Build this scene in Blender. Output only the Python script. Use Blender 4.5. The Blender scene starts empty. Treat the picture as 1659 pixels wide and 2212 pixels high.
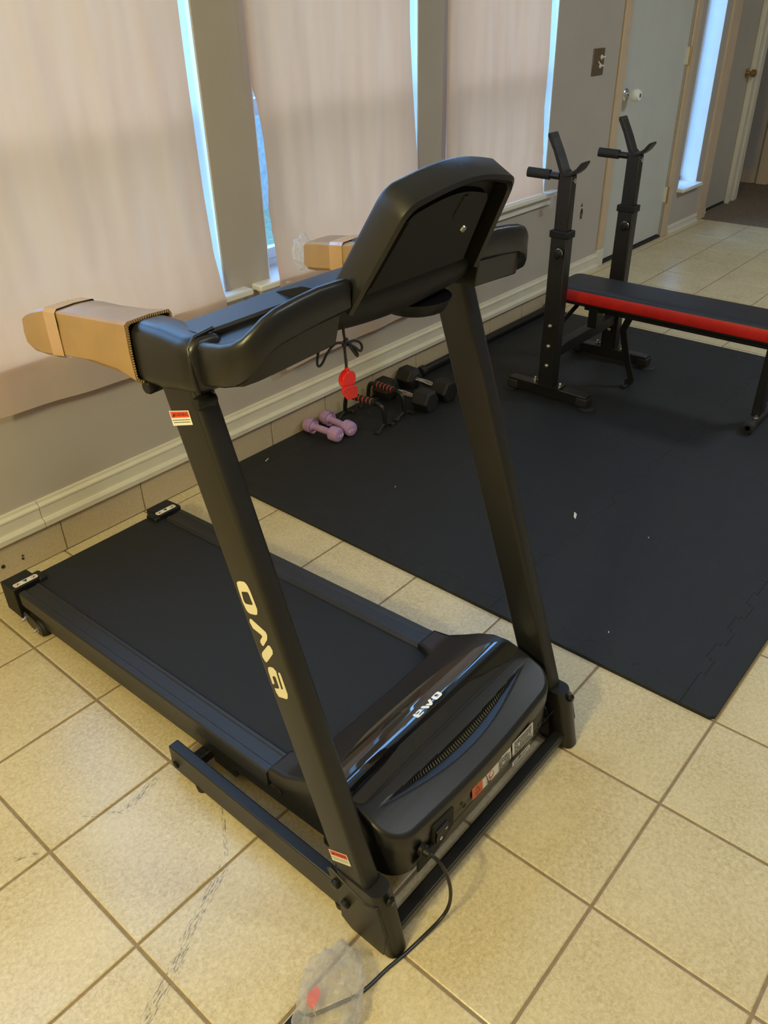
import bpy, bmesh, math, random
from mathutils import Vector, Matrix, noise
random.seed(7)
PI = math.pi
sc = bpy.context.scene
COL = sc.collection

# ---------------------------------------------------------------- camera
RX = (0.6499825806850734, -0.7597186396932433, -0.01871452133023943)
RD = (-0.41843774486980234, -0.33722339276302093, -0.8433209573120257)
RF = (0.6343756761369768, 0.5559747942812203, -0.5370842854242791)
cd = bpy.data.cameras.new('camera')
cam = bpy.data.objects.new('camera', cd)
COL.objects.link(cam)
cam.matrix_world = Matrix(((RX[0], -RD[0], -RF[0], -0.66597), (RX[1], -RD[1], -RF[1], -1.97328),
                           (RX[2], -RD[2], -RF[2], 1.59589), (0, 0, 0, 1)))
cd.sensor_fit = 'HORIZONTAL'
cd.sensor_width = 36
cd.lens = 1731.787 / 1659 * 36
cd.clip_start = 0.02
sc.camera = cam

# ---------------------------------------------------------------- sky, lamps, added fill lights, exposure
world = bpy.data.worlds.new('sky')
sc.world = world
world.use_nodes = True
bg = world.node_tree.nodes['Background']
bg.inputs[0].default_value = (0.25, 0.50, 0.97, 1)
bg.inputs[1].default_value = 8.0
sc.view_settings.view_transform = 'Standard'
sc.view_settings.look = 'None'
sc.view_settings.exposure = 0.0
sc.view_settings.gamma = 1.0
sc.view_settings.use_curve_mapping = False


def lamp(name, kind, loc, power, color, size=0.1, rot=(0, 0, 0)):
    l = bpy.data.lights.new(name, kind)
    l.energy = power
    l.color = color
    if kind == 'AREA':
        l.shape = 'DISK'
        l.size = size
    else:
        l.shadow_soft_size = size
    o = bpy.data.objects.new(name, l)
    o.location = loc
    o.rotation_euler = rot
    COL.objects.link(o)
    return o


lamp('lamp_or_fill', 'POINT', (-1.75, -1.25, 2.15), 74, (1.0, 0.87, 0.39), 0.06)
lamp('lamp_or_fill', 'POINT', (-1.95, -1.5, 2.15), 74, (1.0, 0.87, 0.39), 0.06)
lamp('lamp_or_fill', 'AREA', (1.2, -2.9, 3.0), 22, (0.86, 0.94, 1.0), 0.5)  # added fill light, no known fixture here, brightens the mat
lamp('lamp_or_fill', 'AREA', (4.3, -2.4, 3.0), 46, (0.80, 0.92, 1.0), 0.6)  # added cool fill for the far end, standing in for daylight from the right

# ---------------------------------------------------------------- materials


def lin(c):
    return tuple(((v / 255) / 12.92 if v / 255 < .04045 else ((v / 255 + .055) / 1.055) ** 2.4) for v in c)


def mat(name, col, rough=0.5, metal=0.0, spec=0.5, var=0.0, scale=20.0, bump=0.0, bscale=200.0, alpha=1.0, coat=0.0, stretch=None):
    m = bpy.data.materials.new(name)
    m.use_nodes = True
    nt = m.node_tree
    b = nt.nodes['Principled BSDF']
    b.inputs['Base Color'].default_value = (*col, 1)
    b.inputs['Roughness'].default_value = rough
    b.inputs['Metallic'].default_value = metal
    b.inputs['Specular IOR Level'].default_value = spec
    b.inputs['Coat Weight'].default_value = coat
    b.inputs['Alpha'].default_value = alpha
    g = nt.nodes.new('ShaderNodeNewGeometry')
    vec = g.outputs['Position']
    if stretch:
        mp = nt.nodes.new('ShaderNodeMapping')
        mp.inputs['Scale'].default_value = stretch
        nt.links.new(vec, mp.inputs[0])
        vec = mp.outputs[0]
    n = nt.nodes.new('ShaderNodeTexNoise')
    n.inputs['Scale'].default_value = scale
    n.inputs['Detail'].default_value = 6
    nt.links.new(vec, n.inputs['Vector'])
    r = nt.nodes.new('ShaderNodeValToRGB')
    r.color_ramp.elements[0].position = .3
    r.color_ramp.elements[1].position = .7
    v = max(var, 0.02)
    r.color_ramp.elements[0].color = (*[x * (1 - v) for x in col], 1)
    r.color_ramp.elements[1].color = (*[min(1, x * (1 + v)) for x in col], 1)
    nt.links.new(n.outputs[0], r.inputs[0])
    nt.links.new(r.outputs[0], b.inputs['Base Color'])
    if bump:
        n2 = nt.nodes.new('ShaderNodeTexNoise')
        n2.inputs['Scale'].default_value = bscale
        n2.inputs['Detail'].default_value = 3
        nt.links.new(vec, n2.inputs['Vector'])
        bp = nt.nodes.new('ShaderNodeBump')
        bp.inputs['Strength'].default_value = bump
        bp.inputs['Distance'].default_value = 0.002
        nt.links.new(n2.outputs[0], bp.inputs['Height'])
        nt.links.new(bp.outputs[0], b.inputs['Normal'])
    return m


def tile_mat(name, c1, c2, c3, rough):
    m = bpy.data.materials.new(name)
    m.use_nodes = True
    nt = m.node_tree
    b = nt.nodes['Principled BSDF']
    g = nt.nodes.new('ShaderNodeNewGeometry')
    oi = nt.nodes.new('ShaderNodeObjectInfo')
    ad = nt.nodes.new('ShaderNodeVectorMath')
    ad.operation = 'SCALE'
    ad.inputs['Scale'].default_value = 9
    nt.links.new(oi.outputs['Location'], ad.inputs[0])
    a2 = nt.nodes.new('ShaderNodeVectorMath')
    a2.operation = 'ADD'
    nt.links.new(g.outputs['Position'], a2.inputs[0])
    nt.links.new(ad.outputs[0], a2.inputs[1])
    n1 = nt.nodes.new('ShaderNodeTexNoise')
    n1.inputs['Scale'].default_value = 5
    n1.inputs['Detail'].default_value = 5
    n1.inputs['Roughness'].default_value = .6
    n2 = nt.nodes.new('ShaderNodeTexNoise')
    n2.inputs['Scale'].default_value = 110
    n2.inputs['Detail'].default_value = 8
    n2.inputs['Roughness'].default_value = .8
    n2.inputs['Distortion'].default_value = .35
    for n in (n1, n2):
        nt.links.new(a2.outputs[0], n.inputs['Vector'])
    r1 = nt.nodes.new('ShaderNodeValToRGB')
    e = r1.color_ramp.elements
    e[0].position, e[0].color = .35, (*c1, 1)
    e[1].position, e[1].color = .68, (*c2, 1)
    nt.links.new(n1.outputs[0], r1.inputs[0])
    r2 = nt.nodes.new('ShaderNodeValToRGB')
    e = r2.color_ramp.elements
    e[0].position, e[0].color = .38, (0, 0, 0, 1)
    e[1].position, e[1].color = .62, (1, 1, 1, 1)
    nt.links.new(n2.outputs[0], r2.inputs[0])
    mx = nt.nodes.new('ShaderNodeMix')
    mx.data_type = 'RGBA'
    ml = nt.nodes.new('ShaderNodeMath')
    ml.operation = 'MULTIPLY'
    ml.inputs[1].default_value = .8
    nt.links.new(r2.outputs[0], ml.inputs[0])
    nt.links.new(ml.outputs[0], mx.inputs['Factor'])
    nt.links.new(r1.outputs[0], mx.inputs[6])
    mx.inputs[7].default_value = (*c3, 1)
    last = mx.outputs[2]
    # dark rubber scuffs, thin dashed streaks along segments on the floor
    if name == 'floor_tile':
        for (ax, ay, bx, by, w) in SCUFFS:
            L = math.hypot(bx - ax, by - ay)
            ux, uy = (bx - ax) / L, (by - ay) / L
            sub = nt.nodes.new('ShaderNodeVectorMath')
            sub.operation = 'SUBTRACT'
            sub.inputs[1].default_value = (ax, ay, 0)
            nt.links.new(g.outputs['Position'], sub.inputs[0])

            def dot(v):
                d = nt.nodes.new('ShaderNodeVectorMath')
                d.operation = 'DOT_PRODUCT'
                d.inputs[1].default_value = v
                nt.links.new(sub.outputs[0], d.inputs[0])
                return d.outputs['Value']

            def mr(src, a, bb, c, dd):
                q = nt.nodes.new('ShaderNodeMapRange')
                for i, vv in enumerate((a, bb, c, dd)):
                    q.inputs[i + 1].default_value = vv
                nt.links.new(src, q.inputs[0])
                return q.outputs[0]
            t = dot((ux, uy, 0))
            s = dot((-uy, ux, 0))
            ab = nt.nodes.new('ShaderNodeMath')
            ab.operation = 'ABSOLUTE'
            nt.links.new(s, ab.inputs[0])
            f = mr(ab.outputs[0], w * .6, w, 1, 0)
            f1 = mr(t, 0, .01, 0, 1)
            f2 = mr(t, L - .01, L, 1, 0)
            mp = nt.nodes.new('ShaderNodeMapping')
            mp.vector_type = 'TEXTURE'
            mp.inputs['Rotation'].default_value = (0, 0, math.atan2(uy, ux))
            mp.inputs['Scale'].default_value = (5, 1, 1)
            nt.links.new(g.outputs['Position'], mp.inputs[0])
            nn = nt.nodes.new('ShaderNodeTexNoise')
            nn.inputs['Scale'].default_value = 330
            nn.inputs['Detail'].default_value = 2
            nt.links.new(mp.outputs[0], nn.inputs['Vector'])
            f3 = mr(nn.outputs[0], .5, .62, 0, .75)
            cur = f
            for k in (f1, f2, f3):
                q = nt.nodes.new('ShaderNodeMath')
                q.operation = 'MULTIPLY'
                nt.links.new(cur, q.inputs[0])
                nt.links.new(k, q.inputs[1])
                cur = q.outputs[0]
            m2 = nt.nodes.new('ShaderNodeMix')
            m2.data_type = 'RGBA'
            nt.links.new(cur, m2.inputs['Factor'])
            nt.links.new(last, m2.inputs[6])
            m2.inputs[7].default_value = (.10, .09, .07, 1)
            last = m2.outputs[2]
    nt.links.new(last, b.inputs['Base Color'])
    b.inputs['Roughness'].default_value = rough
    b.inputs['Specular IOR Level'].default_value = .5
    bp = nt.nodes.new('ShaderNodeBump')
    bp.inputs['Strength'].default_value = .5
    bp.inputs['Distance'].default_value = .0006
    n3 = nt.nodes.new('ShaderNodeTexNoise')
    n3.inputs['Scale'].default_value = 170
    n3.inputs['Detail'].default_value = 2
    nt.links.new(a2.outputs[0], n3.inputs['Vector'])
    nt.links.new(n3.outputs[0], bp.inputs['Height'])
    nt.links.new(bp.outputs[0], b.inputs['Normal'])
    return m


SCUFFS = [(-.16, -.70, -.05, -.675, .012), (-.40, -.612, -.345, -.648, .006), (-.09, -.985, -.27, -1.06, .014),
          (-.26, -1.065, -.44, -1.14, .016), (-.235, -.632, -.16, -.70, .006), (.0, -.86, -.09, -.985, .006)]
M = {}
M['tile'] = tile_mat('floor_tile', (.46, .365, .20), (.565, .465, .275), (.735, .635, .435), .25)
M['tile2'] = tile_mat('wall_tile', (.42, .33, .215), (.50, .40, .27), (.56, .47, .34), .45)
M['grout'] = mat('grout', (.26, .19, .115), .9, var=.15, scale=60)
M['grout2'] = mat('light_grout', (.55, .46, .32), .9, var=.1, scale=60)
M['wall'] = mat('wall_paint', (.44, .395, .355), .75, spec=.25, var=.03, scale=4, bump=.25, bscale=110)
M['trimw'] = mat('white_trim', (.66, .62, .52), .45, var=.04, scale=12)
M['sillw'] = mat('white_sill', (.74, .73, .68), .4, var=.03, scale=12)
M['jamb'] = mat('window_jamb_paint', (.78, .82, .86), .5, var=.03, scale=9, bump=.3, bscale=40)
M['cream'] = mat('cream_casing', (.56, .43, .30), .5, var=.05, scale=10)
M['door'] = mat('door_paint', (.54, .55, .52), .4, var=.03, scale=6)
M['door2'] = mat('hall_door_paint', (.42, .39, .34), .45, var=.03, scale=6)
M['ceil'] = mat('ceiling_paint', (.72, .68, .60), .9)
M['carpet'] = mat('carpet', (.20, .16, .125), .95, spec=.1, var=.3, scale=90, bump=1, bscale=500)
M['satin'] = mat('satin_black_plastic', (.010, .010, .011), .30, spec=.5, var=.05, scale=40, bump=.12, bscale=900)
M['steel'] = mat('black_painted_steel', (.010, .010, .010), .33, spec=.5, var=.05, scale=40, bump=.2, bscale=1200)
M['blackp'] = mat('matte_black_plastic', (.007, .007, .008), .5, spec=.35, var=.1, scale=60)
M['slat'] = mat('grey_slat_plastic', (.085, .082, .075), .45)
M['gloss'] = mat('piano_black', (.006, .006, .007), .04, spec=.6, coat=1)
M['belt'] = mat('running_belt', (.014, .015, .016), .6, spec=.35, var=.08, scale=120, bump=.5, bscale=700)
M['rail'] = mat('ribbed_rail', (.015, .016, .018), .36, spec=.5, var=.12, scale=60, stretch=(30, .6, 1), bump=.3, bscale=60)
M['foam'] = mat('foam_mat', (.014, .016, .018), .55, spec=.4, var=.10, scale=9, bump=.8, bscale=260, stretch=(1, 2.6, 1))
M['rubber'] = mat('black_rubber', (.014, .014, .014), .65, var=.1, scale=50)
M['chrome'] = mat('chrome', (.75, .74, .72), .18, metal=1)
M['zinc'] = mat('zinc_bolt', (.62, .60, .55), .3, metal=1)
M['bolt'] = mat('black_bolt', (.02, .02, .02), .3, metal=.6)
M['brass'] = mat('brass', (.45, .32, .14), .3, metal=1)
M['dbrass'] = mat('dark_brass_plate', (.20, .15, .10), .45, metal=.7, var=.2, scale=60)
M['white'] = mat('white_print', (.72, .71, .64), .4)
M['logo'] = mat('logo_print', (.70, .64, .46), .35)
M['hoodlogo'] = mat('hood_logo_print', (.92, .90, .86), .3)
M['orange'] = mat('orange_print', (.62, .10, .03), .45)
M['redprint'] = mat('red_print', (.72, .07, .03), .45)
M['ink'] = mat('ink', (.03, .028, .025), .5)
M['redpl'] = mat('red_plastic', (.78, .018, .014), .28, spec=.5, var=.05)
M['redvinyl'] = mat('red_vinyl', (.62, .022, .016), .38, spec=.45, var=.08, scale=30, bump=.3, bscale=300)
M['vinyl'] = mat('black_vinyl', (.020, .021, .024), .42, spec=.45, var=.06, bump=.4, bscale=500)
M['purple'] = mat('purple_vinyl', (.44, .27, .52), .6, spec=.35, var=.05, scale=40)
M['stripe'] = mat('red_stripe_foam', (.62, .09, .06), .7)
M['card'] = mat('cardboard', (.31, .19, .078), .45, spec=.6, var=.08, scale=18, bump=.3, bscale=50)
M['cardin'] = mat('cardboard_core', (.26, .18, .10), .9, var=.3, scale=120)
M['cardtop'] = M['card']
M['tape'] = mat('packing_tape', (.42, .25, .11), .12, spec=.7, coat=.6, var=.06, scale=30, bump=.3, bscale=60)
M['hedge'] = mat('hedge', (.10, .22, .09), .8, var=.6, scale=14)
M['lawn'] = mat('lawn', (.15, .20, .13), .9, var=.4, scale=20)
M['fence'] = mat('fence_wood', (.35, .36, .36), .8, var=.2)
M['dark'] = mat('dark_recess', (.02, .017, .013), .8)
M['slot'] = mat('shadow_gap', (.006, .006, .006), .8)
M['vinylw'] = mat('white_vinyl_frame', (.70, .72, .72), .4)


def special(name, build):
    m = bpy.data.materials.new(name)
    m.use_nodes = True
    nt = m.node_tree
    for n in list(nt.nodes):
        nt.nodes.remove(n)
    out = nt.nodes.new('ShaderNodeOutputMaterial')
    build(nt, out)
    return m


def _glass(nt, out):
    t = nt.nodes.new('ShaderNodeBsdfTransparent')
    t.inputs[0].default_value = (.93, .97, .97, 1)
    g = nt.nodes.new('ShaderNodeBsdfGlossy')
    g.inputs['Roughness'].default_value = .02
    f = nt.nodes.new('ShaderNodeFresnel')
    f.inputs[0].default_value = 1.45
    m = nt.nodes.new('ShaderNodeMixShader')
    ge = nt.nodes.new('ShaderNodeNewGeometry')
    k = nt.nodes.new('ShaderNodeMath')
    k.operation = 'SUBTRACT'
    k.inputs[0].default_value = 1
    nt.links.new(ge.outputs['Backfacing'], k.inputs[1])
    k2 = nt.nodes.new('ShaderNodeMath')
    k2.operation = 'MULTIPLY'
    nt.links.new(f.outputs[0], k2.inputs[0])
    nt.links.new(k.outputs[0], k2.inputs[1])
    nt.links.new(k2.outputs[0], m.inputs[0])
    nt.links.new(t.outputs[0], m.inputs[1])
    nt.links.new(g.outputs[0], m.inputs[2])
    nt.links.new(m.outputs[0], out.inputs[0])


def _film(nt, out):
    t = nt.nodes.new('ShaderNodeBsdfTransparent')
    t.inputs[0].default_value = (.98, .98, .98, 1)
    d = nt.nodes.new('ShaderNodeBsdfDiffuse')
    d.inputs[0].default_value = (.92, .92, .93, 1)
    tl = nt.nodes.new('ShaderNodeBsdfTranslucent')
    tl.inputs[0].default_value = (.92, .92, .93, 1)
    g = nt.nodes.new('ShaderNodeBsdfGlossy')
    g.inputs['Roughness'].default_value = .08
    n = nt.nodes.new('ShaderNodeTexNoise')
    n.inputs['Scale'].default_value = 34
    n.inputs['Detail'].default_value = 3
    n.inputs['Distortion'].default_value = 3
    b = nt.nodes.new('ShaderNodeBump')
    b.inputs['Strength'].default_value = 1
    b.inputs['Distance'].default_value = .012
    nt.links.new(n.outputs[0], b.inputs['Height'])
    nt.links.new(b.outputs[0], g.inputs['Normal'])
    lw = nt.nodes.new('ShaderNodeLayerWeight')
    lw.inputs[0].default_value = .3
    m1 = nt.nodes.new('ShaderNodeMixShader')
    nt.links.new(d.outputs[0], m1.inputs[1])
    nt.links.new(tl.outputs[0], m1.inputs[2])
    mr = nt.nodes.new('ShaderNodeMapRange')
    mr.inputs[3].default_value = .20
    mr.inputs[4].default_value = .55
    nt.links.new(lw.outputs['Facing'], mr.inputs[0])
    m2 = nt.nodes.new('ShaderNodeMixShader')
    nt.links.new(mr.outputs[0], m2.inputs[0])
    nt.links.new(t.outputs[0], m2.inputs[1])
    nt.links.new(m1.outputs[0], m2.inputs[2])
    m3 = nt.nodes.new('ShaderNodeMixShader')
    m3.inputs[0].default_value = .10
    nt.links.new(m2.outputs[0], m3.inputs[1])
    nt.links.new(g.outputs[0], m3.inputs[2])
    nt.links.new(m3.outputs[0], out.inputs[0])


def _sheet(nt, out):
    g = nt.nodes.new('ShaderNodeNewGeometry')
    n = nt.nodes.new('ShaderNodeTexNoise')
    n.inputs['Scale'].default_value = 5
    n.inputs['Detail'].default_value = 4
    mp = nt.nodes.new('ShaderNodeMapping')
    mp.inputs['Scale'].default_value = (4.0, 1, .5)
    nt.links.new(g.outputs['Position'], mp.inputs[0])
    nt.links.new(mp.outputs[0], n.inputs['Vector'])
    r = nt.nodes.new('ShaderNodeValToRGB')
    r.color_ramp.elements[0].position = .3
    r.color_ramp.elements[1].position = .7
    r.color_ramp.elements[0].color = (.90, .325, .155, 1)
    r.color_ramp.elements[1].color = (1.0, .40, .20, 1)
    nt.links.new(n.outputs[0], r.inputs[0])
    t = nt.nodes.new('ShaderNodeBsdfTranslucent')
    nt.links.new(r.outputs[0], t.inputs[0])
    d = nt.nodes.new('ShaderNodeBsdfDiffuse')
    d.inputs[0].default_value = (.66, .63, .58, 1)
    m = nt.nodes.new('ShaderNodeMixShader')
    m.inputs[0].default_value = .58
    nt.links.new(t.outputs[0], m.inputs[1])
    nt.links.new(d.outputs[0], m.inputs[2])
    nt.links.new(m.outputs[0], out.inputs[0])


M['glass'] = special('window_glass', _glass)
M['film'] = special('clear_plastic_film', _film)
M['sheet'] = special('paper_sheet', _sheet)

# ---------------------------------------------------------------- object helpers


def wl(p):
    v = Vector((0, 0, 0))
    while p is not None:
        v += p.location
        p = p.parent
    return v


def link(name, me, m, parent=None, local=False):
    o = bpy.data.objects.new(name, me)
    if m is not None:
        me.materials.append(m)
    COL.objects.link(o)
    if parent is not None:
        o.parent = parent
        if not local:
            o.location = -wl(parent)
    return o


def tag(o, label=None, cat=None, group=None, kind=None):
    if label:
        o['label'] = label
    if cat:
        o['category'] = cat
    if group:
        o['group'] = group
    if kind:
        o['kind'] = kind
    return o


def empty(name, loc, label=None, cat=None, group=None, kind=None, parent=None):
    o = bpy.data.objects.new(name, None)
    o.empty_display_size = .05
    o.location = loc
    COL.objects.link(o)
    if parent is not None:
        o.parent = parent
        o.location = Vector(loc) - wl(parent)
    return tag(o, label, cat, group, kind)


class MB:
    """collects shapes into ONE mesh"""

    def __init__(s):
        s.v = []
        s.f = []

    def add(s, v, f):
        n = len(s.v)
        s.v += [tuple(x) for x in v]
        s.f += [tuple(i + n for i in q) for q in f]
        return s

    def box(s, x0, x1, y0, y1, z0, z1):
        v = [(x0, y0, z0), (x1, y0, z0), (x1, y1, z0), (x0, y1, z0), (x0, y0, z1), (x1, y0, z1), (x1, y1, z1), (x0, y1, z1)]
        return s.add(v, [(0, 3, 2, 1), (4, 5, 6, 7), (0, 1, 5, 4), (1, 2, 6, 5), (2, 3, 7, 6), (3, 0, 4, 7)])

    def loft(s, rings, closed=True, caps=True):
        n = len(rings[0])
        v = [p for r in rings for p in r]
        f = []
        for i in range(len(rings) - 1):
            for j in range(n if closed else n - 1):
                k = (j + 1) % n
                f.append((i * n + j, i * n + k, (i + 1) * n + k, (i + 1) * n + j))
        if caps:
            f.append(tuple(range(n - 1, -1, -1)))
            f.append(tuple((len(rings) - 1) * n + j for j in range(n)))
        return s.add(v, f)

    def prism(s, poly, axis, a, b):
        """poly of 2D points extruded along axis ('x': (y,z), 'y': (x,z), 'z': (x,y))"""
        def P(p, t):
            return {'x': (t, p[0], p[1]), 'y': (p[0], t, p[1]), 'z': (p[0], p[1], t)}[axis]
        return s.loft([[P(p, a) for p in poly], [P(p, b) for p in poly]])

    def tube(s, path, r, n=10, caps=True, prof=None):
        path = [Vector(p) for p in path]
        rr = r if isinstance(r, (list, tuple)) else [r] * len(path)
        rings = []
        t0 = (path[1] - path[0]).normalized()
        up = Vector((0, 0, 1)) if abs(t0.z) < .9 else Vector((0, 1, 0))
        nrm = (up - t0 * up.dot(t0)).normalized()
        for i, p in enumerate(path):
            if i == 0:
                t = t0
            elif i == len(path) - 1:
                t = (path[i] - path[i - 1]).normalized()
            else:
                t = ((path[i + 1] - path[i]).normalized() + (path[i] - path[i - 1]).normalized()).normalized()
            nrm = (nrm - t * nrm.dot(t)).normalized()
            bi = t.cross(nrm)
            if prof:
                rings.append([p + nrm * a + bi * b for a, b in prof])
            else:
                rings.append([p + (nrm * math.cos(2 * PI * k / n) + bi * math.sin(2 * PI * k / n)) * rr[i] for k in range(n)])
        return s.loft(rings, True, caps)

    def lathe(s, prof, c, axis='z', n=20):
        """prof: list of (t along axis, r)"""
        rings = []
        for t, r in prof:
            ring = []
            for k in range(n):
                a = 2 * PI * k / n
                x, y = r * math.cos(a), r * math.sin(a)
                ring.append({'z': (c[0] + x, c[1] + y, c[2] + t), 'y': (c[0] + x, c[1] + t, c[2] + y),
                             'x': (c[0] + t, c[1] + x, c[2] + y)}[axis])
            rings.append(ring)
        return s.loft(rings)

    def build(s, name, m, parent=None, smooth=35, bevel=0, seg=2, local=False, label=None):
        me = bpy.data.meshes.new(name)
        me.from_pydata(s.v, [], s.f)
        bm = bmesh.new()
        bm.from_mesh(me)
        bmesh.ops.recalc_face_normals(bm, faces=bm.faces)
        bm.to_mesh(me)
        bm.free()
        if smooth:
            me.polygons.foreach_set('use_smooth', [True] * len(me.polygons))
            me.set_sharp_from_angle(angle=math.radians(smooth))
        o = link(name, me, m, parent, local)
        if bevel:
            b = o.modifiers.new('bevel', 'BEVEL')
            b.width = bevel
            b.segments = seg
            b.limit_method = 'ANGLE'
            b.angle_limit = math.radians(40)
            if smooth:
                b.harden_normals = False
        if label:
            o['label'] = label
        return o


def box(name, x0, x1, y0, y1, z0, z1, m, parent=None, bevel=0, **k):
    return MB().box(x0, x1, y0, y1, z0, z1).build(name, m, parent, bevel=bevel, **k)


def rrect(a, b, r, n=4, cx=0, cy=0):
    """rounded rectangle, half sizes a, b"""
    P = []
    for (sx, sy, a0) in ((1, 1, 0), (-1, 1, 90), (-1, -1, 180), (1, -1, 270)):
        for k in range(n + 1):
            t = math.radians(a0 + 90 * k / n)
            P.append((cx + sx * (a - r) + r * math.cos(t), cy + sy * (b - r) + r * math.sin(t)))
    return P


def text(name, s, size, mtx, m, parent=None, ext=.0003, align='CENTER'):
    cu = bpy.data.curves.new(name, 'FONT')
    cu.body = s
    cu.size = size
    cu.extrude = ext
    cu.align_x = align
    cu.align_y = 'CENTER'
    tmp = bpy.data.objects.new('tmp', cu)
    me = bpy.data.meshes.new_from_object(tmp)
    bpy.data.objects.remove(tmp)
    me.transform(mtx)
    me.name = name
    return link(name, me, m, parent)


def frame(o, x, y):
    """matrix whose local x and y run along the given vectors"""
    o, x, y = Vector(o), Vector(x).normalized(), Vector(y)
    y = (y - x * y.dot(x)).normalized()
    z = x.cross(y)
    return Matrix(((x.x, y.x, z.x, o.x), (x.y, y.y, z.y, o.y), (x.z, y.z, z.z, o.z), (0, 0, 0, 1)))


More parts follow.
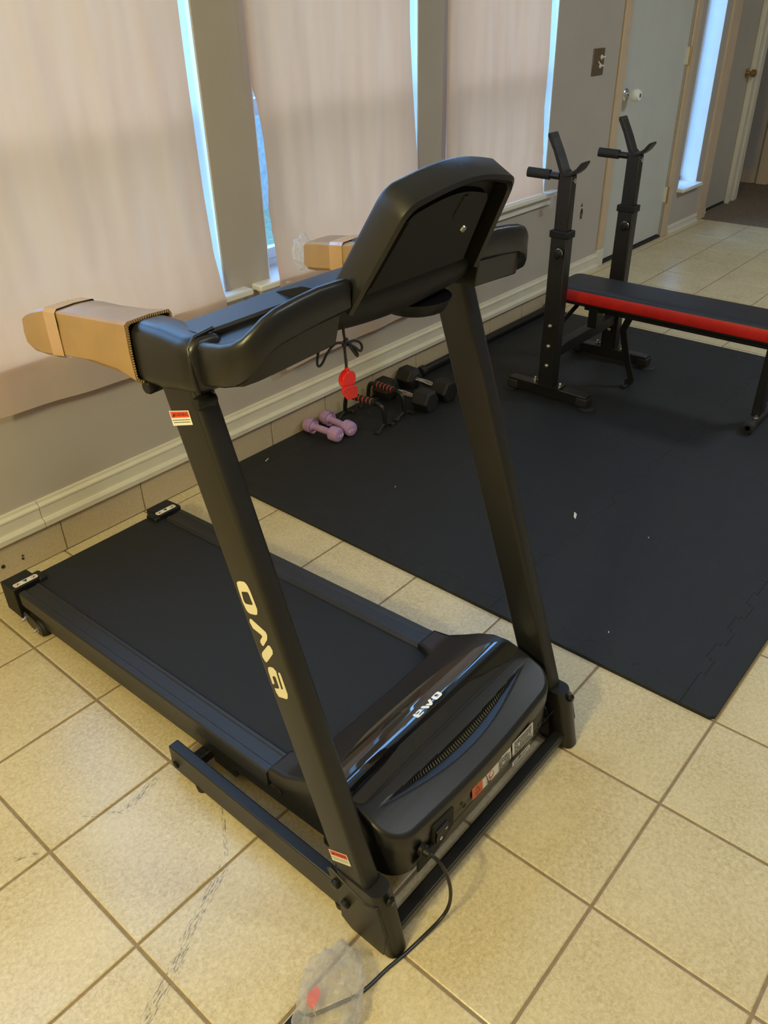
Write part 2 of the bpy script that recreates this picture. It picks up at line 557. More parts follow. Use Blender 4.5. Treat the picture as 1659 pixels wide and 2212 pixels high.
def offset_poly(P, d):
    n = len(P)
    out = []
    for i in range(n):
        a, b, c = Vector(P[i - 1]), Vector(P[i]), Vector(P[(i + 1) % n])
        e1, e2 = (b - a).normalized(), (c - b).normalized()
        n1, n2 = Vector((-e1.y, e1.x)), Vector((-e2.y, e2.x))
        k = n1 + n2
        den = 1 + n1.dot(n2)
        out.append(tuple(b + k * (d / max(den, .3))))
    return out
DEC={'UP':{'O':[[-1.0761,0.7772],[-1.0818,0.7827],[-1.0975,0.7894],[-1.1045,0.7845],[-1.1096,0.7761],[-1.1225,0.7427],[-1.1208,0.7316],[-1.1177,0.7282],[-1.1009,0.7223],[-1.0931,0.7239],[-1.0849,0.7391],[-1.0767,0.7687]],'Oi':[[-1.0855,0.7623],[-1.102,0.7697],[-1.105,0.7672],[-1.1122,0.7486],[-1.1085,0.7451],[-1.0926,0.7401],[-1.0885,0.7443]],'M1':[[-1.0979,0.7092],[-1.1018,0.7117],[-1.1372,0.7015],[-1.1402,0.695],[-1.1382,0.6846],[-1.1265,0.6642],[-1.1231,0.663],[-1.1186,0.6688],[-1.12,0.6744],[-1.1265,0.6855],[-1.1234,0.688],[-1.1039,0.6914],[-1.0967,0.7015]],'M2':[[-1.1388,0.6727],[-1.1438,0.6741],[-1.1494,0.6673],[-1.149,0.6588],[-1.1309,0.63],[-1.1264,0.6266],[-1.1194,0.6342],[-1.1185,0.641],[-1.1214,0.6476]],'A':[[-1.1308,0.6164],[-1.1364,0.6217],[-1.1449,0.6249],[-1.1523,0.6207],[-1.1537,0.6118],[-1.1607,0.5836],[-1.1655,0.5859],[-1.1569,0.6199],[-1.161,0.6231],[-1.1639,0.6193],[-1.1762,0.5809],[-1.1749,0.5699],[-1.1718,0.5661],[-1.1508,0.5586],[-1.145,0.5659],[-1.142,0.5743],[-1.1535,0.5798],[-1.1548,0.5837],[-1.1497,0.6018],[-1.1476,0.6055],[-1.1419,0.603],[-1.1401,0.5996],[-1.1437,0.5868],[-1.1404,0.5822],[-1.1377,0.5822],[-1.1304,0.6074]]},'UPW':[[-0.9652,1.061],[-1.0179,1.0772],[-1.0239,1.0549],[-0.9708,1.0369]],'UPW2':[[-1.246,0.2096],[-1.2953,0.2354],[-1.3058,0.2093],[-1.2552,0.183]],'HO':{'O':[[0.3663,-1.1971],[0.3713,-1.1971],[0.385,-1.1966],[0.3893,-1.1982],[0.3894,-1.2073],[0.3873,-1.2114],[0.3839,-1.2122],[0.3674,-1.2121],[0.3642,-1.2096],[0.3636,-1.201],[0.3644,-1.1986]],'Oi':[[0.3725,-1.1994],[0.3804,-1.2001],[0.3818,-1.2078],[0.3729,-1.2079]],'M1':[[0.3527,-1.1974],[0.3575,-1.1972],[0.3599,-1.1989],[0.3581,-1.2023],[0.3521,-1.2119],[0.3473,-1.2135],[0.3442,-1.2124],[0.3382,-1.2038],[0.3396,-1.2024],[0.3438,-1.2029],[0.3467,-1.2063],[0.3478,-1.2058]],'M2':[[0.3256,-1.1989],[0.3296,-1.1978],[0.3328,-1.1989],[0.3407,-1.2109],[0.3393,-1.2131],[0.3341,-1.2132],[0.3245,-1.2008]],'A':[[0.2975,-1.1991],[0.3023,-1.1985],[0.3045,-1.2016],[0.3055,-1.2057],[0.3083,-1.2056],[0.3138,-1.2054],[0.3147,-1.204],[0.3135,-1.2022],[0.307,-1.2024],[0.3057,-1.2006],[0.3069,-1.199],[0.314,-1.1989],[0.3196,-1.1994],[0.3222,-1.2016],[0.3222,-1.2051],[0.32,-1.2075],[0.3068,-1.2089],[0.3057,-1.2108],[0.3074,-1.2112],[0.3195,-1.2107],[0.3204,-1.2121],[0.318,-1.214],[0.3038,-1.214],[0.2986,-1.2133],[0.2967,-1.2106],[0.2962,-1.2013]]},'GLOSS':[[0.0634,-1.1933],[0.0906,-1.1709],[0.1262,-1.1555],[0.1847,-1.1413],[0.2525,-1.135],[0.3389,-1.1366],[0.4324,-1.1439],[0.5213,-1.1589],[0.5703,-1.178],[0.6001,-1.1949],[0.6223,-1.2228],[0.6343,-1.2444],[0.6291,-1.2585],[0.6056,-1.2632],[0.5059,-1.262],[0.4011,-1.2589],[0.28,-1.2617],[0.1721,-1.2616],[0.0837,-1.2639],[0.0657,-1.2653],[0.0555,-1.2587],[0.0484,-1.2348],[0.0501,-1.2148]],'VENT':[[0.1747,-1.302],[0.2148,-1.3003],[0.3288,-1.2994],[0.4533,-1.2984],[0.5086,-1.2965],[0.5206,-1.3014],[0.4994,-1.3053],[0.4344,-1.3116],[0.3453,-1.3122],[0.2514,-1.3084],[0.1859,-1.305]],'CRES':[[0.0773,-1.2838],[0.1201,-1.2928],[0.1732,-1.3032],[0.1897,-1.3081],[0.2632,-1.3116],[0.3409,-1.3154],[0.4416,-1.3129],[0.5214,-1.3034],[0.561,-1.2966],[0.6108,-1.2851],[0.5783,-1.3022],[0.5274,-1.3149],[0.4779,-1.3199],[0.4177,-1.3232],[0.3324,-1.3216],[0.2395,-1.3175],[0.1807,-1.3092],[0.1257,-1.3],[0.0932,-1.2915]],'LWHITE':[[0.3172,0.1932],[0.4281,0.1957],[0.4354,0.1495],[0.3227,0.1501]],'LRED':[[0.2775,0.1977],[0.3172,0.1932],[0.3227,0.1501],[0.2831,0.1553]],'LBIG':[[0.4339,0.2007],[0.5212,0.1982],[0.5304,0.1457],[0.4419,0.1492]],'LSM':[[0.443,0.13],[0.5174,0.128],[0.52,0.1128],[0.4455,0.114]],'ARROW':[[0.3297,0.193],[0.3326,0.1903],[0.3453,0.1575],[0.3485,0.1622],[0.3515,0.1594],[0.3475,0.1522],[0.3348,0.1627],[0.3341,0.1657],[0.3414,0.1595]],'CIRC':[[0.3425,0.1786],[0.348,0.1889],[0.3595,0.1821],[0.3638,0.1712],[0.3613,0.1627],[0.3523,0.1601],[0.3444,0.1676]],'TRI':[[0.2991,0.189],[0.3124,0.164],[0.2931,0.1625]],'SWITCH':[[0.1293,0.2371],[0.1732,0.2205],[0.1809,0.1683],[0.1376,0.1832]],'SWREC':[[0.1416,0.2097],[0.2146,0.1975],[0.2231,0.1499],[0.1424,0.1691]],'SCR':[[0.2533,0.169],[0.5499,0.165]],'CABHOLE':[0.1122,0.1811]}

# ================================================================ THE ROOM
T = 0.33
WY = 0.39
STEP = 0.134
OPEN = [(-1.0, -.10, .70, 2.95), (.11, 1.175, .70, 2.95), (1.39, 2.31, .70, 2.95), (2.51, 3.42, .70, 2.95), (4.2, 5.09, STEP, 2.15), (5.28, 5.61, .43, 2.15)]
mb = MB()
xs = -3.0
for (a, b, z0, z1) in OPEN:
    mb.box(xs, a, WY, WY + .17, -.1, 3.1)
    mb.box(a, b, WY, WY + .17, -.1, z0)
    mb.box(a, b, WY, WY + .17, z1, 3.1)
    xs = b
mb.box(xs, 5.86, WY, WY + .17, -.1, 3.1)
wall = tag(mb.build('wall_back', M['wall'], smooth=0), kind='structure')
mb = MB().box(5.86, 5.99, .44, .56, -.1, 3.1).box(5.99, 6.43, .44, .56, 2.15, 3.1).box(6.43, 6.65, .44, .56, -.1, 3.1)
mb.box(6.53, 6.65, .56, 3.0, -.1, 3.1)
tag(mb.build('wall_hall', M['wall'], smooth=0), kind='structure')
tag(box('wall_far', 7.42, 7.55, -5, 3.0, -.1, 3.1, M['wall'], smooth=0), kind='structure')
tag(box('wall_left', -3.15, -3.0, -5, WY + .17, -.1, 3.1, M['wall'], smooth=0), kind='structure')
tag(box('wall_front', -3.15, 7.55, -5.15, -5.0, -.1, 3.1, M['wall'], smooth=0), kind='structure')
tag(box('wall_end', 6.53, 7.55, 3.0, 3.1, -.1, 3.1, M['wall'], smooth=0), kind='structure')
mb = MB().box(-3.15, 7.55, -5.15, WY + .17, 3.1, 3.2).box(6.53, 7.55, WY + .17, 3.1, 3.1, 3.2)
tag(mb.build('ceiling', M['ceil'], smooth=0), kind='structure')


def tile_mesh(w, d, h, name='tile', g=.0035):
    mb = MB()
    a, b = w / 2 - g, d / 2 - g
    e = .0025
    mb.loft([[(x, y, -h) for x, y in ((-a, -b), (a, -b), (a, b), (-a, b))],
             [(x, y, -e * .6) for x, y in ((-a, -b), (a, -b), (a, b), (-a, b))],
             [(x, y, 0) for x, y in ((-a + e, -b + e), (a - e, -b + e), (a - e, b - e), (-a + e, b - e))]])
    me = bpy.data.meshes.new(name)
    me.from_pydata(mb.v, [], mb.f)
    return me


# sunken floor: grout bed with single tiles
fl = tag(box('floor', -3.0, 3.90, -5.0, WY, -.12, -.0025, M['grout'], smooth=0), kind='structure')
tm = tile_mesh(T, T, .012)
tm.materials.append(M['tile'])
ts = tile_mesh(T, WY - T, .012)
ts.materials.append(M['tile'])
for i in range(-7, 12):
    for j in range(-10, 2):
        me = ts if j == 1 else tm
        cx, cy = (i + .5) * T, ((j + .5) * T if j < 1 else (T + WY) / 2)
        if j < -7 and i > 8:
            continue
        if i == 11:
            me = tile_mesh(3.887 - 11 * T, T if j < 1 else WY - T, .012)
            me.materials.append(M['tile'])
            cx = (11 * T + 3.887) / 2
        o = bpy.data.objects.new('tile', me)
        COL.objects.link(o)
        o.parent = fl
        o.location = (cx, cy, random.uniform(-.0004, .0004))
        o.rotation_euler = (random.uniform(-.001, .001), random.uniform(-.001, .001), 0)
# raised floor behind the step
f2 = tag(box('floor_raised', 3.90, 5.80, -5.0, WY, -.12, STEP - .0025, M['grout'], smooth=0), kind='structure')
for i in range(0, 7):
    x0 = 3.90 if i == 0 else 3.66 + i * T
    x1 = min(3.66 + (i + 1) * T, 5.80)
    for j in range(-8, 2):
        y0, y1 = j * T, min((j + 1) * T, WY)
        me = tile_mesh(x1 - x0, y1 - y0, .012)
        me.materials.append(M['tile'])
        o = bpy.data.objects.new('tile', me)
        COL.objects.link(o)
        o.parent = f2
        o.location = ((x0 + x1) / 2, (y0 + y1) / 2, STEP)
for j in range(-6, 2):      # riser tiles
    y0, y1 = j * T + .003, min((j + 1) * T, WY) - .003
    box('riser_tile', 3.890, 3.90, y0, y1, .002, STEP - .014, M['tile2'], f2)
tag(box('floor_carpet', 5.80, 7.42, -5.0, WY + .05, -.1, STEP + .004, M['carpet'], smooth=0), kind='structure')
tag(box('floor_hall', 6.65, 7.42, WY + .05, 3.0, -.1, STEP + .004, M['carpet'], smooth=0), kind='structure')

# wainscot tiles under the moulding
wt = tag(box('trim_1', -3.0, 3.90, WY - .003, WY, 0, .133, M['grout2'], smooth=0), kind='structure')
x = .34 - .325 * 10
while x < 3.9:
    a, b = max(x, -2.99) + .0022, min(x + .325, 3.888) - .0022
    if b - a > .05:
        box('skirting_tile', a, b, WY - .009, WY - .003, .003, .1325, M['tile2'], wt, bevel=.0015, seg=1)
    x += .325
mb = MB().lathe([(0, .006), (.002, .007), (.003, .003)], (.116, WY - .0125, .054), 'y', 10)
mb.lathe([(0, .004), (.003, .004)], (.184, WY - .0125, .049), 'y', 8).lathe([(0, .003), (.003, .003)], (.186, WY - .0125, .060), 'y', 8)
mb.build('tile_chips', M['dark'], wt)

PROF = [(0, .134), (-.030, .134), (-.031, .152), (-.026, .160), (-.017, .162), (-.0165, .200), (-.020, .203), (-.020, .209), (-.010, .216), (-.009, .224), (0, .226)]
bb = tag(empty('baseboard_back', (0, WY, .134)), kind='structure')
for (a, b, nm) in ((-3.0, .2795, 0), (.2815, 4.118, 1)):
    MB().prism([(WY + y, z) for y, z in PROF], 'x', a, b).build('moulding', M['trimw'], bb, smooth=20)
MB().prism([(WY + y, STEP + (z - .134) * .62) for y, z in PROF], 'x', 5.182, 5.70).build('moulding', M['trimw'], bb, smooth=20)
MB().prism([(.44 + y, STEP + (z - .134) * .62) for y, z in PROF], 'x', 5.862, 5.985).build('moulding', M['trimw'], bb, smooth=20)
mb = MB().box(7.40, 7.42, .56, 3.0, STEP, .24)
tag(mb.build('baseboard_far', M['cream']), kind='structure')


def window(n, a, b, z0, z1, muntin=True):
    w = tag(empty('window_%d' % n, ((a + b) / 2, WY, z0)), kind='structure')
    e = .006
    mb = MB().box(a, a + e, WY + .002, WY + .17, z0, z1).box(b - e, b, WY + .002, WY + .17, z0, z1).box(a, b, WY + .002, WY + .17, z1 - e, z1)
    mb.build('jamb', M['jamb'], w, smooth=0)
    box('sill', a - .09 if n < 5 else a - .01, b + .09 if n < 5 else b + .01, WY - .05, WY + .165, z0 - .022, z0 + .002, M['sillw'], w, bevel=.005)
    if n < 5:
        a2, b2 = a - .07, b + .07
        MB().prism([(a2, z0 - .022), (b2, z0 - .022), (b2, z0 - .03), (b2 - .02, z0 - .068), (a2 + .02, z0 - .068), (a2, z0 - .03)], 'y', WY - .018, WY).build('apron', M['sillw'], w, bevel=.002)
    y0, y1 = WY + .125, WY + .165
    k = .035
    zm = 1.28
    mb = MB().box(a, a + k, y0, y1, z0, z1).box(b - k, b, y0, y1, z0, z1).box(a, b, y0, y1, z0, z0 + k).box(a, b, y0, y1, z1 - k, z1)
    mb.build('frame', M['vinylw'], w, bevel=.003)
    if n < 5:
        mb = MB().box(a + k, b - k, y0 - .012, y1, zm - .028, zm + .028)
        mb.build('meeting_rail', M['vinylw'], w, bevel=.003)
        mb = MB().box(a + k, b - k, y0 - .01, y1 - .01, z0 + k, z0 + k + .04).box(a + k, a + k + .03, y0 - .01, y1 - .01, z0 + k, zm).box(b - k - .03, b - k, y0 - .01, y1 - .01, z0 + k, zm)
        mb.build('sash', M['vinylw'], w, bevel=.003)
        cx = (a + b) / 2
        box('muntin', cx - .011, cx + .011, y0 + .005, y1 - .005, z0 + k, z1 - k, M['vinylw'], w)
        box('pane', a + k, b - k, y1 - .017, y1 - .013, z0 + k, zm - .028, M['glass'], w, smooth=0)
        box('pane', a + k, b - k, y1 - .009, y1 - .005, zm + .028, z1 - k, M['glass'], w, smooth=0)
    else:
        box('pane', a + k, b - k, y1 - .017, y1 - .013, z0 + k, z1 - k, M['glass'], w, smooth=0)
    return w


for n, k in enumerate((0, 1, 2, 3, 5)):
    window(n + 1, *OPEN[k])

# ------------------------------------------------ white door with casing
d1 = tag(empty('door_1', (4.64, WY, STEP)), kind='structure')
box('door_leaf', 4.203, 5.087, WY + .012, WY + .05, STEP + .022, 2.148, M['door'], d1, bevel=.002)
box('threshold', 4.2, 5.09, WY - .002, WY + .11, STEP, STEP + .014, M['dark'], d1)
box('casing', 4.118, 4.2, WY - .014, WY, STEP + .11, 2.2, M['cream'], d1, bevel=.004)
box('plinth', 4.116, 4.2, WY - .017, WY, STEP, STEP + .11, M['trimw'], d1, bevel=.003)
box('casing', 5.09, 5.178, WY - .014, WY, STEP, 2.2, M['cream'], d1, bevel=.004)
box('casing', 4.118, 5.178, WY - .014, WY, 2.2, 2.28, M['cream'], d1, bevel=.004)
for hz in (1.265, .42, 1.95):
    h = box('hinge', 5.080, 5.104, WY - .004, WY + .014, hz - .05, hz + .05, M['trimw'], d1, bevel=.002)
    MB().lathe([(0, .005), (.11, .005)], (5.092, WY - .012, hz - .055), 'z', 8).build('hinge_pin', M['brass'], h)
MB().lathe([(0, .036), (-.004, .036), (-.010, .030), (-.014, .016), (-.05, .014)], (4.285, WY + .012, 1.105), 'y', 24).build('door_rose', M['chrome'], d1)
kn = MB().lathe([(-.030, .016), (-.040, .026), (-.058, .034), (-.078, .034), (-.092, .026), (-.094, .012), (-.088, .010)], (4.285, WY + .012, 1.105), 'y', 24).build('knob_cover', M['jamb'], d1, label='white plastic child-safety cover on the knob')
MB().lathe([(-.09, .010), (-.0955, .010)], (4.285, WY + .012, 1.105), 'y', 12).build('cover_opening', M['brass'], kn)
box('latch_plate', 4.206, 4.212, WY + .006, WY + .0125, 1.07, 1.14, M['bolt'], d1)

# corner post and the hall door
tag(box('trim_2', 5.705, 5.862, WY - .012, WY + .06, STEP + .07, 3.1, M['cream'], bevel=.004), kind='structure')
tag(box('trim_3', 5.700, 5.866, WY - .018, WY + .055, STEP, STEP + .07, M['cream'], bevel=.003), kind='structure')
d2 = tag(empty('door_2', (6.2, .44, STEP)), kind='structure')
box('door_leaf', 5.992, 6.428, .445, .485, STEP + .022, 2.148, M['door2'], d2, bevel=.003)
mb = MB().box(6.43, 6.455, .405, .44, STEP, 2.2).box(6.455, 6.56, .425, .44, STEP, 2.2).box(6.56, 6.60, .41, .44, STEP, 2.2).box(6.60, 6.66, .418, .56, STEP, 2.2)
mb.build('casing', M['trimw'], d2, bevel=.004)
k = MB().lathe([(0, .032), (-.006, .032), (-.010, .014), (-.030, .012), (-.040, .026), (-.062, .028), (-.070, .018), (-.072, .004)], (6.385, .445, 1.085), 'y', 20).build('door_knob', M['brass'], d2)
box('threshold', 5.99, 6.43, .44, .5, STEP, STEP + .02, M['dark'], d2)
# casing of an opening on the far hall wall
d3 = tag(empty('door_3', (7.4, .2, STEP)), kind='structure')
box('casing', 7.395, 7.42, .42, .52, STEP, 2.2, M['cream'], d3, bevel=.004)
box('door_leaf', 7.405, 7.42, -.45, .42, STEP + .01, 2.15, M['cream'], d3)

# switch plate and open wall box
sp = tag(box('trim_4', 3.812, 3.936, WY - .006, WY, 1.232, 1.362, M['dbrass'], bevel=.004), kind='structure')
sp['label'] = 'brown metal switch plate with two white switches'
for i, (sx, sz) in enumerate(((3.900, 1.318), (3.893, 1.277))):
    s_ = MB().lathe([(0, .012), (-.004, .012), (-.006, .008)], (sx, WY - .006, sz), 'y', 14).build('switch', M['white'], sp)
    MB().tube([(sx, WY - .010, sz), (sx + .004, WY - .030, sz + .002)], .005, 8).build('toggle', M['white'], s_)
MB().tube([(3.868, WY - .007, 1.300), (3.885, WY - .012, 1.283)], .004, 6).build('toggle', M['white'], sp)
ob = tag(MB().lathe([(0, .020), (-.003, .020), (-.0035, .017)], (0, 0, 0), 'y', 18).build('trim_5', M['cream']), kind='structure')
ob.location = (3.868, WY, .508)
ob.scale = (1, 1, 2.0)
ob['label'] = 'open oval wall box without a cover plate'
MB().lathe([(-.001, .016), (-.004, .016)], (0, 0, 0), 'y', 16).build('box_recess', M['dark'], ob, local=True)
MB().lathe([(-.001, .006), (-.0045, .006)], (0.001, 0, -.004), 'y', 10).build('wire_end', M['brass'], ob, local=True)
MB().prism([(-.010, .020), (.010, .020), (0.003, .030)], 'y', -.002, 0).build('plaster_chip', M['dark'], ob, local=True)

# ------------------------------------------------ outdoors, seen through the gaps
tag(box('lawn', -8, 14, .62, 14, -.45, -.30, M['lawn'], smooth=0), kind='structure')
fn = empty('garden_fence', (3, 5, -.3), 'weathered grey board fence standing on the lawn outside the windows', 'fence')
for i in range(60):
    box('fence_board', -1 + i * .2, -1 + i * .2 + .17, 5, 5.03, -.3, 1.15, M['fence'], fn)
mb = MB()
for i in range(700):
    x, y, z = random.uniform(0, 12), random.uniform(5.3, 6.6), random.uniform(.2, 2.1)
    r = random.uniform(.12, .28)
    a = random.uniform(0, PI)
    u = Vector((math.cos(a), .3 * math.sin(a), random.uniform(-.6, .6))) * r
    v = Vector((-.4 * math.sin(a), .5, 1)) * r * .8
    c = Vector((x, y, z))
    mb.add([c - u, c - v * .6, c + u, c + v * .6], [(0, 1, 2, 3)])
hd = empty('hedge', (6, 6, -.3), 'leafy green hedge growing behind the garden fence', 'hedge')
hl = mb.build('foliage', M['hedge'], hd, smooth=0)
hl['kind'] = 'stuff'
for i in range(7):
    MB().tube([(.5 + i * 1.8, 6, -.35), (.55 + i * 1.8, 6.05, 1.3)], [.05, .02], 7).build('trunk', M['fence'], hd)


# ------------------------------------------------ paper sheets taped over the windows
def interp(P, t):
    for (a, va), (b, vb) in zip(P, P[1:]):
        if t <= b:
            return va + (vb - va) * (t - a) / (b - a)
    return P[-1][1]


def sheet(left, right, z0l, z0r, z1, label, seed, over=True):
    nx, nz = 44, 70
    v, f = [], []
    for iz in range(nz + 1):
        for ix in range(nx + 1):
            u = ix / nx
            zb = z0l + (z0r - z0l) * u
            z = zb + (z1 - zb) * iz / nz
            x = interp(left, z) * (1 - u) + interp(right, z) * u
            y = WY - .013 - .004 * math.sin(x * 9 + seed) - .003 * math.sin(z * 5 + x * 14 + seed * 2)
            if z > .9:
                y -= .003 * (1 + math.sin(x * 31 + seed + z)) + .0015 * math.sin(x * 67 + z * 3 + seed)
            if over:
                k = max(0, min(1, (.86 - z) / .16))
                y = y * (1 - k) + (WY - .054) * k
                if z < .69:
                    y += min(.012, (.69 - z) * .05) + .004 * math.sin(x * 23 + z * 9)
            v.append((x, y, z))
    for iz in range(nz):
        for ix in range(nx):
            a = iz * (nx + 1) + ix
            f.append((a, a + 1, a + nx + 2, a + nx + 1))
    me = bpy.data.meshes.new('paper_sheet')
    me.from_pydata(v, [], f)
    me.polygons.foreach_set('use_smooth', [True] * len(me.polygons))
    o = link('paper_sheet', me, M['sheet'])
    return tag(o, label, 'window cover', 'pale sheets hung over the windows')


sheet([(0, .215), (.56, .225), (.73, .265), (1.6, .40), (3, .42)], [(.3, 1.138), (.61, 1.138), (.721, 1.126), (.782, 1.128), (.881, 1.130), (1.05, 1.122), (3, 1.122)], .559, .511, 1.98,
      'wide pale sheet over the left window, its lower edge hanging below the sill', .3)
sheet([(.2, 1.397), (.721, 1.396), (.85, 1.410), (.96, 1.397), (1.05, 1.410), (1.19, 1.408), (1.31, 1.393), (1.36, 1.374), (3, 1.368)],
      [(.2, 2.269), (.36, 2.269), (.72, 2.250), (.99, 2.290), (1.27, 2.26), (1.5, 2.24), (3, 2.235)], .330, .354, 2.0,
      'pale sheet over the middle window, reaching far below the sill behind the console', 1.7)
sheet([(.6, 2.49), (3, 2.49)], [(.6, 3.38), (.702, 3.38), (.95, 3.33), (1.128, 3.31), (1.354, 3.32), (1.6, 3.31), (3, 3.31)], .7035, .7035, 1.99,
      'pale sheet over the right window, ending on top of the sill', 2.9, over=False)
sheet([(0, -1.06), (3, -1.05)], [(0, -.15), (3, -.14)], .56, .53, 1.76, 'pale sheet over the window farthest left, its right edge short of the frame', 4.1)
tp = MB().box(3.36, 3.50, WY - .056, WY - .050, .690, .704).box(3.40, 3.44, WY - .054, WY - .051, .62, .695).box(3.36, 3.50, WY - .056, WY - .01, .7005, .703)
tag(tp.build('tape_strip', M['film']), 'clear tape stuck over the end of the right window sill', 'tape')

# ================================================================ FOAM MAT
ZM = .012
mroot = empty('exercise_mat', (2.28, -.63, 0), 'large black puzzle foam mat lying on the tiles along the window wall', 'mat')
PITCH = .61 / 8


def zig(p0, p1, n, amp, ph=0):
    """interlocking edge from p0 to p1, trapezoid teeth alternating both sides"""
    a, b = Vector(p0), Vector(p1)
    d = b - a
    L = d.length
    d /= L
    nr = Vector((-d.y, d.x))
    out = [tuple(a)]
    st = L / n
    for k in range(n):
        s = amp if (k + ph) % 2 == 0 else -amp
        if k == 0 or k == n - 1:
            s = 0
        m = k * st
        w = st
        if s:
            out += [tuple(a + d * (m + w * .10) + nr * 0), tuple(a + d * (m + w * .02) + nr * s), tuple(a + d * (m + w * .98) + nr * s), tuple(a + d * (m + w * .90) + nr * 0)]
    out.append(tuple(b))
    return out


def foam(name, poly):
    # drop duplicate points
    P = []
    for p in poly:
        if not P or (Vector(p) - Vector(P[-1])).length > 1e-4:
            P.append(p)
    if (Vector(P[0]) - Vector(P[-1])).length < 1e-4:
        P.pop()
    top = offset_poly(P, .0011)
    mb = MB().loft([[(x, y, .0) for x, y in P], [(x, y, ZM - .0013) for x, y in P], [(x, y, ZM) for x, y in top]])
    mb.build(name, M['foam'], mroot, smooth=0)


XS = [1.045, 1.655, 2.265, 2.875, 3.485]
YS = [-1.555, -.945, -.335, .275]
X0, X1, Y0, Y1 = .985, 3.575, -1.648, .380


def hx(i, j):          # horizontal edge i->i+1 on row line j
    return zig((XS[i], YS[j]), (XS[i + 1], YS[j]), 8, .0125, (i + j) % 2)


def vy(i, j):
    return zig((XS[i], YS[j]), (XS[i], YS[j + 1]), 8, .0125, (i + j) % 2)


for i in range(4):
    for j in range(3):
        foam('foam_tile', hx(i, j) + vy(i + 1, j) + hx(i, j + 1)[::-1] + vy(i, j)[::-1])
for i in range(4):
    xa = X0 if i == 0 else XS[i]
    xb = X1 if i == 3 else XS[i + 1]
    lo = [(xa, Y0), (xb, Y0)]
    if i == 0:
        lo = [(X0 + .012, Y0), (xb, Y0)]
    pre = [(XS[0], YS[0])] if i else []
    foam('edge_strip', lo + ([(X1, YS[0])] if i == 3 else []) + hx(i, 0)[::-1] + ([(X0, YS[0]), (X0, Y0 + .012)] if i == 0 else []))
    foam('edge_strip', hx(i, 3) + ([(X1, YS[3])] if i == 3 else []) + [(xb, Y1), (xa, Y1)] + ([(X0, YS[3])] if i == 0 else []))
for j in range(3):
    foam('edge_strip', [(X0, YS[j])] + vy(0, j) + [(X0, YS[j + 1])])
    foam('edge_strip', [(X1, YS[j]), (X1, YS[j + 1])] + vy(4, j)[::-1])

# ================================================================ TREADMILL
tr = empty('treadmill', (.342, -.6, 0), 'black folding treadmill with white logo, its deck reaching toward the window wall', 'treadmill')
CX = .342


def mir(x):
    return 2 * CX - x


def zr(y):             # top of the side rails, the deck is inclined
    return .125 + .055 * (.195 - y) / 1.2


def ymesh(name, sec, ys, zf, m, side, parent=tr, **k):
    """profile (x, dz) swept along y following zf"""
    mb = MB()
    rings = []
    for y in ys:
        rings.append([((x if side < 0 else mir(x)), y, zf(y) + dz) for x, dz in sec])
    mb.loft(rings)
    return mb.build(name, m, parent, **k)


for s in (-1, 1):
    rail = ymesh('side_rail', [(.040, -.045), (.040, -.004), (.044, 0), (.060, 0), (.063, -.003), (.094, -.003), (.097, 0), (.104, 0), (.112, -.010), (.112, -.028), (.060, -.040), (.060, -.045)],
                 [.10, -.3, -.7, -.995], zr, M['rail'], s, smooth=20)
    ymesh('frame_tube', [(.050, -.100), (.050, -.052), (.080, -.052), (.080, -.100)], [.16, -1.2], zr, M['steel'], s, bevel=.003)
    # end cap with its warning strip
    xa, xb = (.034, .134) if s < 0 else (mir(.134), mir(.034))
    xi = .134 if s < 0 else mir(.134)
    mb = MB()
    secy = [(.204, .025), (.204, .122), (.198, .128), (.122, .135), (.118, .132), (.118, .025)]
    mb.prism(secy, 'x', (.034 if s < 0 else mir(.034)), (.118 if s < 0 else mir(.118)))
    cap = mb.build('end_cap', M['blackp'], tr, bevel=.006, seg=3)
    mb = MB().prism([(.172, .124), (.160, .129), (.120, .131), (.116, .120), (.116, .112), (.172, .110)], 'x', (.116 if s < 0 else mir(.116)), (.142 if s < 0 else mir(.142)))
    mb.build('cap_lip', M['blackp'], cap, bevel=.005)
    wl_ = MB().prism([(xa + .010, .127), (xa + .014, .123), (xa + .082, .123), (xa + .086, .127), (xa + .086, .139), (xa + .082, .143), (xa + .014, .143), (xa + .010, .139)], 'z', .1348, .1358)
    wl_ = wl_.build('warning_strip', M['white'], cap, label='white strip with three warning symbols')
    c0 = xa + .048
    MB().prism([(c0 - .008, .139), (c0 + .008, .139), (c0, .127)], 'z', .1355, .1362).build('symbol', M['ink'], wl_, smooth=0)
    for q, mm in ((c0 - .026, 'redprint'), (c0 + .026, 'redprint')):
        ring = MB()
        ring.loft([[(q + r * math.cos(t * PI / 8), .133 + r * .8 * math.sin(t * PI / 8), z) for t in range(16)] for r, z in ((.0085, .1355), (.0085, .1361), (.0070, .1361), (.0070, .1355))], caps=False)
        ring.build('symbol', M[mm], wl_, smooth=0)
        MB().prism([(q - .004, .130), (q - .001, .129), (q + .005, .134), (q + .002, .137)], 'z', .1355, .1361).build('symbol', M['ink'], wl_, smooth=0)
# belt, deck board and rollers
bz = lambda y: zr(y) - .012
mb = MB()
ring = []
ys = [-1.15, -.8, -.4, 0, .14]
sec = [(y, bz(y)) for y in ys]
yc, zc = .16, bz(.14) - .022
for k in range(1, 8):
    a = PI / 2 - k * PI / 8
    sec.append((yc + .022 * math.cos(a), zc + .022 * math.sin(a) + .001))
sec += [(y, bz(y) - .045) for y in ys[::-1]]
mb.prism(sec, 'x', .103, mir(.103))
mb.build('running_belt', M['belt'], tr, smooth=30)
box('roller', .055, mir(.055), .150, .172, .075, .10, M['steel'], tr)
mb = MB().box(.05, mir(.05), -.86, -.78, .045, .075)
mb.build('cross_bar', M['steel'], tr, bevel=.003)
MB().box(.05, mir(.05), -1.19, -1.15, .06, .085).build('cross_bar', M['steel'], tr, bevel=.003)
